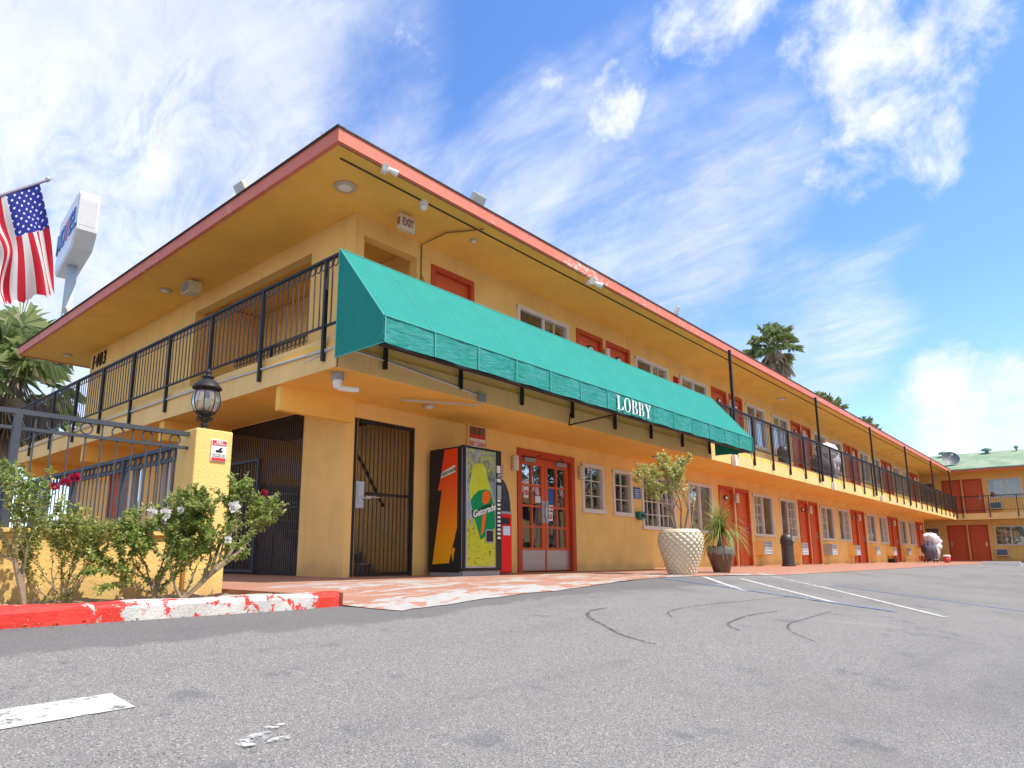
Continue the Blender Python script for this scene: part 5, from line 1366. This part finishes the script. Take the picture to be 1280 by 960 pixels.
BLOBS_SOFT=[((-.25,-1,.45),1.25,.75),((-1,-.1,.5),.7,.5),((0.231, 0.78, 0.582),0.33,0.55),((0.214, 0.902, 0.375),0.33,0.52),((0.407, 0.757, 0.511),0.28,0.42),((0.139, 0.852, 0.504),0.3,0.5),((0.427, 0.619, 0.659),0.16,0.45),((0.586, 0.595, 0.551),0.16,0.2),((0.76, 0.454, 0.464),0.24,0.48),((0.699, 0.562, 0.442),0.2,0.42),((0.798, 0.33, 0.504),0.18,0.42),((0.918, 0.253, 0.307),0.12,0.42),((0.91, 0.304, 0.283),0.12,0.4),((0.394, 0.871, 0.292),0.3,0.38),((0.956, 0.138, 0.258),0.06,0.15),((0.893, 0.199, 0.404),0.1,0.28),((0.983, 0.079, 0.163),0.08,0.42),((0.983, 0.13, 0.13),0.1,0.3)]  # leading pair: unseen clouds behind the camera, added as fill for the facade
BLOBS_PUFF=[((0.7, 0.416, 0.581),0.055,0.3),((0.717, 0.274, 0.641),0.085,0.28),((0.818, 0.098, 0.566),0.11,0.36),((0.827, 0.17, 0.535),0.12,0.3),((0.857, 0.128, 0.499),0.1,0.32),((0.829, 0.218, 0.515),0.1,0.24),((0.849, 0.031, 0.528),0.09,0.22),((0.641, 0.459, 0.616),0.025,0.25),((0.984, 0.088, 0.155),0.1,0.36),((0.984, 0.122, 0.13),0.07,0.28),((0.922, 0.224, 0.317),0.06,0.24),((0.832, 0.26, 0.49),0.08,0.22),((0.471, 0.595, 0.651),0.09,0.25)]
CLOUD_A=(2.0,2.15,2.6);CLOUD_B=(2.75,2.8,2.92);SKYV=.70
wisp=nd(nt,'ShaderNodeMapping');wr=nd(nt,'ShaderNodeMapping');nt.links.new(PL,wr.inputs[0]);wr.inputs['Rotation'].default_value=(0,0,R(-80));nt.links.new(wr.outputs[0],wisp.inputs[0]);wisp.inputs['Scale'].default_value=(.85,2.1,1)
n1=noise(nt,PL,1.3,9,.58,.35);n2=noise(nt,wisp.outputs[0],1.6,10,.62,.35);n5=noise(nt,wisp.outputs[0],3.0,12,.70,.8);n3=noise(nt,D,9,9,.62,.2);n4=noise(nt,D,3.4,6,.6,.3)
cov=None
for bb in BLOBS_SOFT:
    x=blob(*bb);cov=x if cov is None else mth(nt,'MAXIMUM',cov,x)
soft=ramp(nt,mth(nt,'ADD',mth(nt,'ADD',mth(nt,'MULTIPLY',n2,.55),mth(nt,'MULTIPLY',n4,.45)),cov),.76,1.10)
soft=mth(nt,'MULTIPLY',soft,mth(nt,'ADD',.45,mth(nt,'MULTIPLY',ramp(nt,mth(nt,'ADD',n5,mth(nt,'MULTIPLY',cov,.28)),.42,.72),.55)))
cov2=None
for bb in BLOBS_PUFF:
    x=blob(*bb);cov2=x if cov2 is None else mth(nt,'MAXIMUM',cov2,x)
puff=ramp(nt,mth(nt,'ADD',mth(nt,'ADD',mth(nt,'MULTIPLY',n3,.75),mth(nt,'MULTIPLY',n4,.25)),cov2),.71,.93)
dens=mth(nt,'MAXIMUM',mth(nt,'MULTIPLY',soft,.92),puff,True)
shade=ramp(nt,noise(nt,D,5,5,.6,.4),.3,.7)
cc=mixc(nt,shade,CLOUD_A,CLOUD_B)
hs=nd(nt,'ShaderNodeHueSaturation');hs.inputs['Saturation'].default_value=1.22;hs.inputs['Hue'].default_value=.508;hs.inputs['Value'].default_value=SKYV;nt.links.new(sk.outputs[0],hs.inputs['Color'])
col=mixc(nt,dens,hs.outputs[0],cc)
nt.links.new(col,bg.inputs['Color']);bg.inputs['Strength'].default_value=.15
sl=bpy.data.lights.new('sun','SUN');sl.energy=2.05;sl.angle=R(.53);sl.color=(1,.955,.88)
so=bpy.data.objects.new('sun',sl);C.objects.link(so)
sd=Vector((SUN_DIR.x*math.cos(SUN_EL),SUN_DIR.y*math.cos(SUN_EL),math.sin(SUN_EL)))
so.rotation_euler=sd.to_track_quat('Z','Y').to_euler();so.location=(0,0,40)
cd=bpy.data.cameras.new('camera');cd.sensor_width=36;cd.lens=848/1280*36;cd.shift_x=(640-607)/1280;cd.shift_y=(534-480)/1280;cd.clip_end=2000;cd.clip_start=.05
co=bpy.data.objects.new('camera',cd);C.objects.link(co);co.rotation_euler=(R(90)+math.atan(162/848),0,R(41.92-90));S.camera=co
S.render.engine='CYCLES';S.cycles.max_bounces=8;S.cycles.diffuse_bounces=5;S.cycles.transparent_max_bounces=12
S.render.resolution_x=1024;S.render.resolution_y=768
v=S.view_settings;v.view_transform='Standard';v.look='None';v.exposure=1.47;v.gamma=1
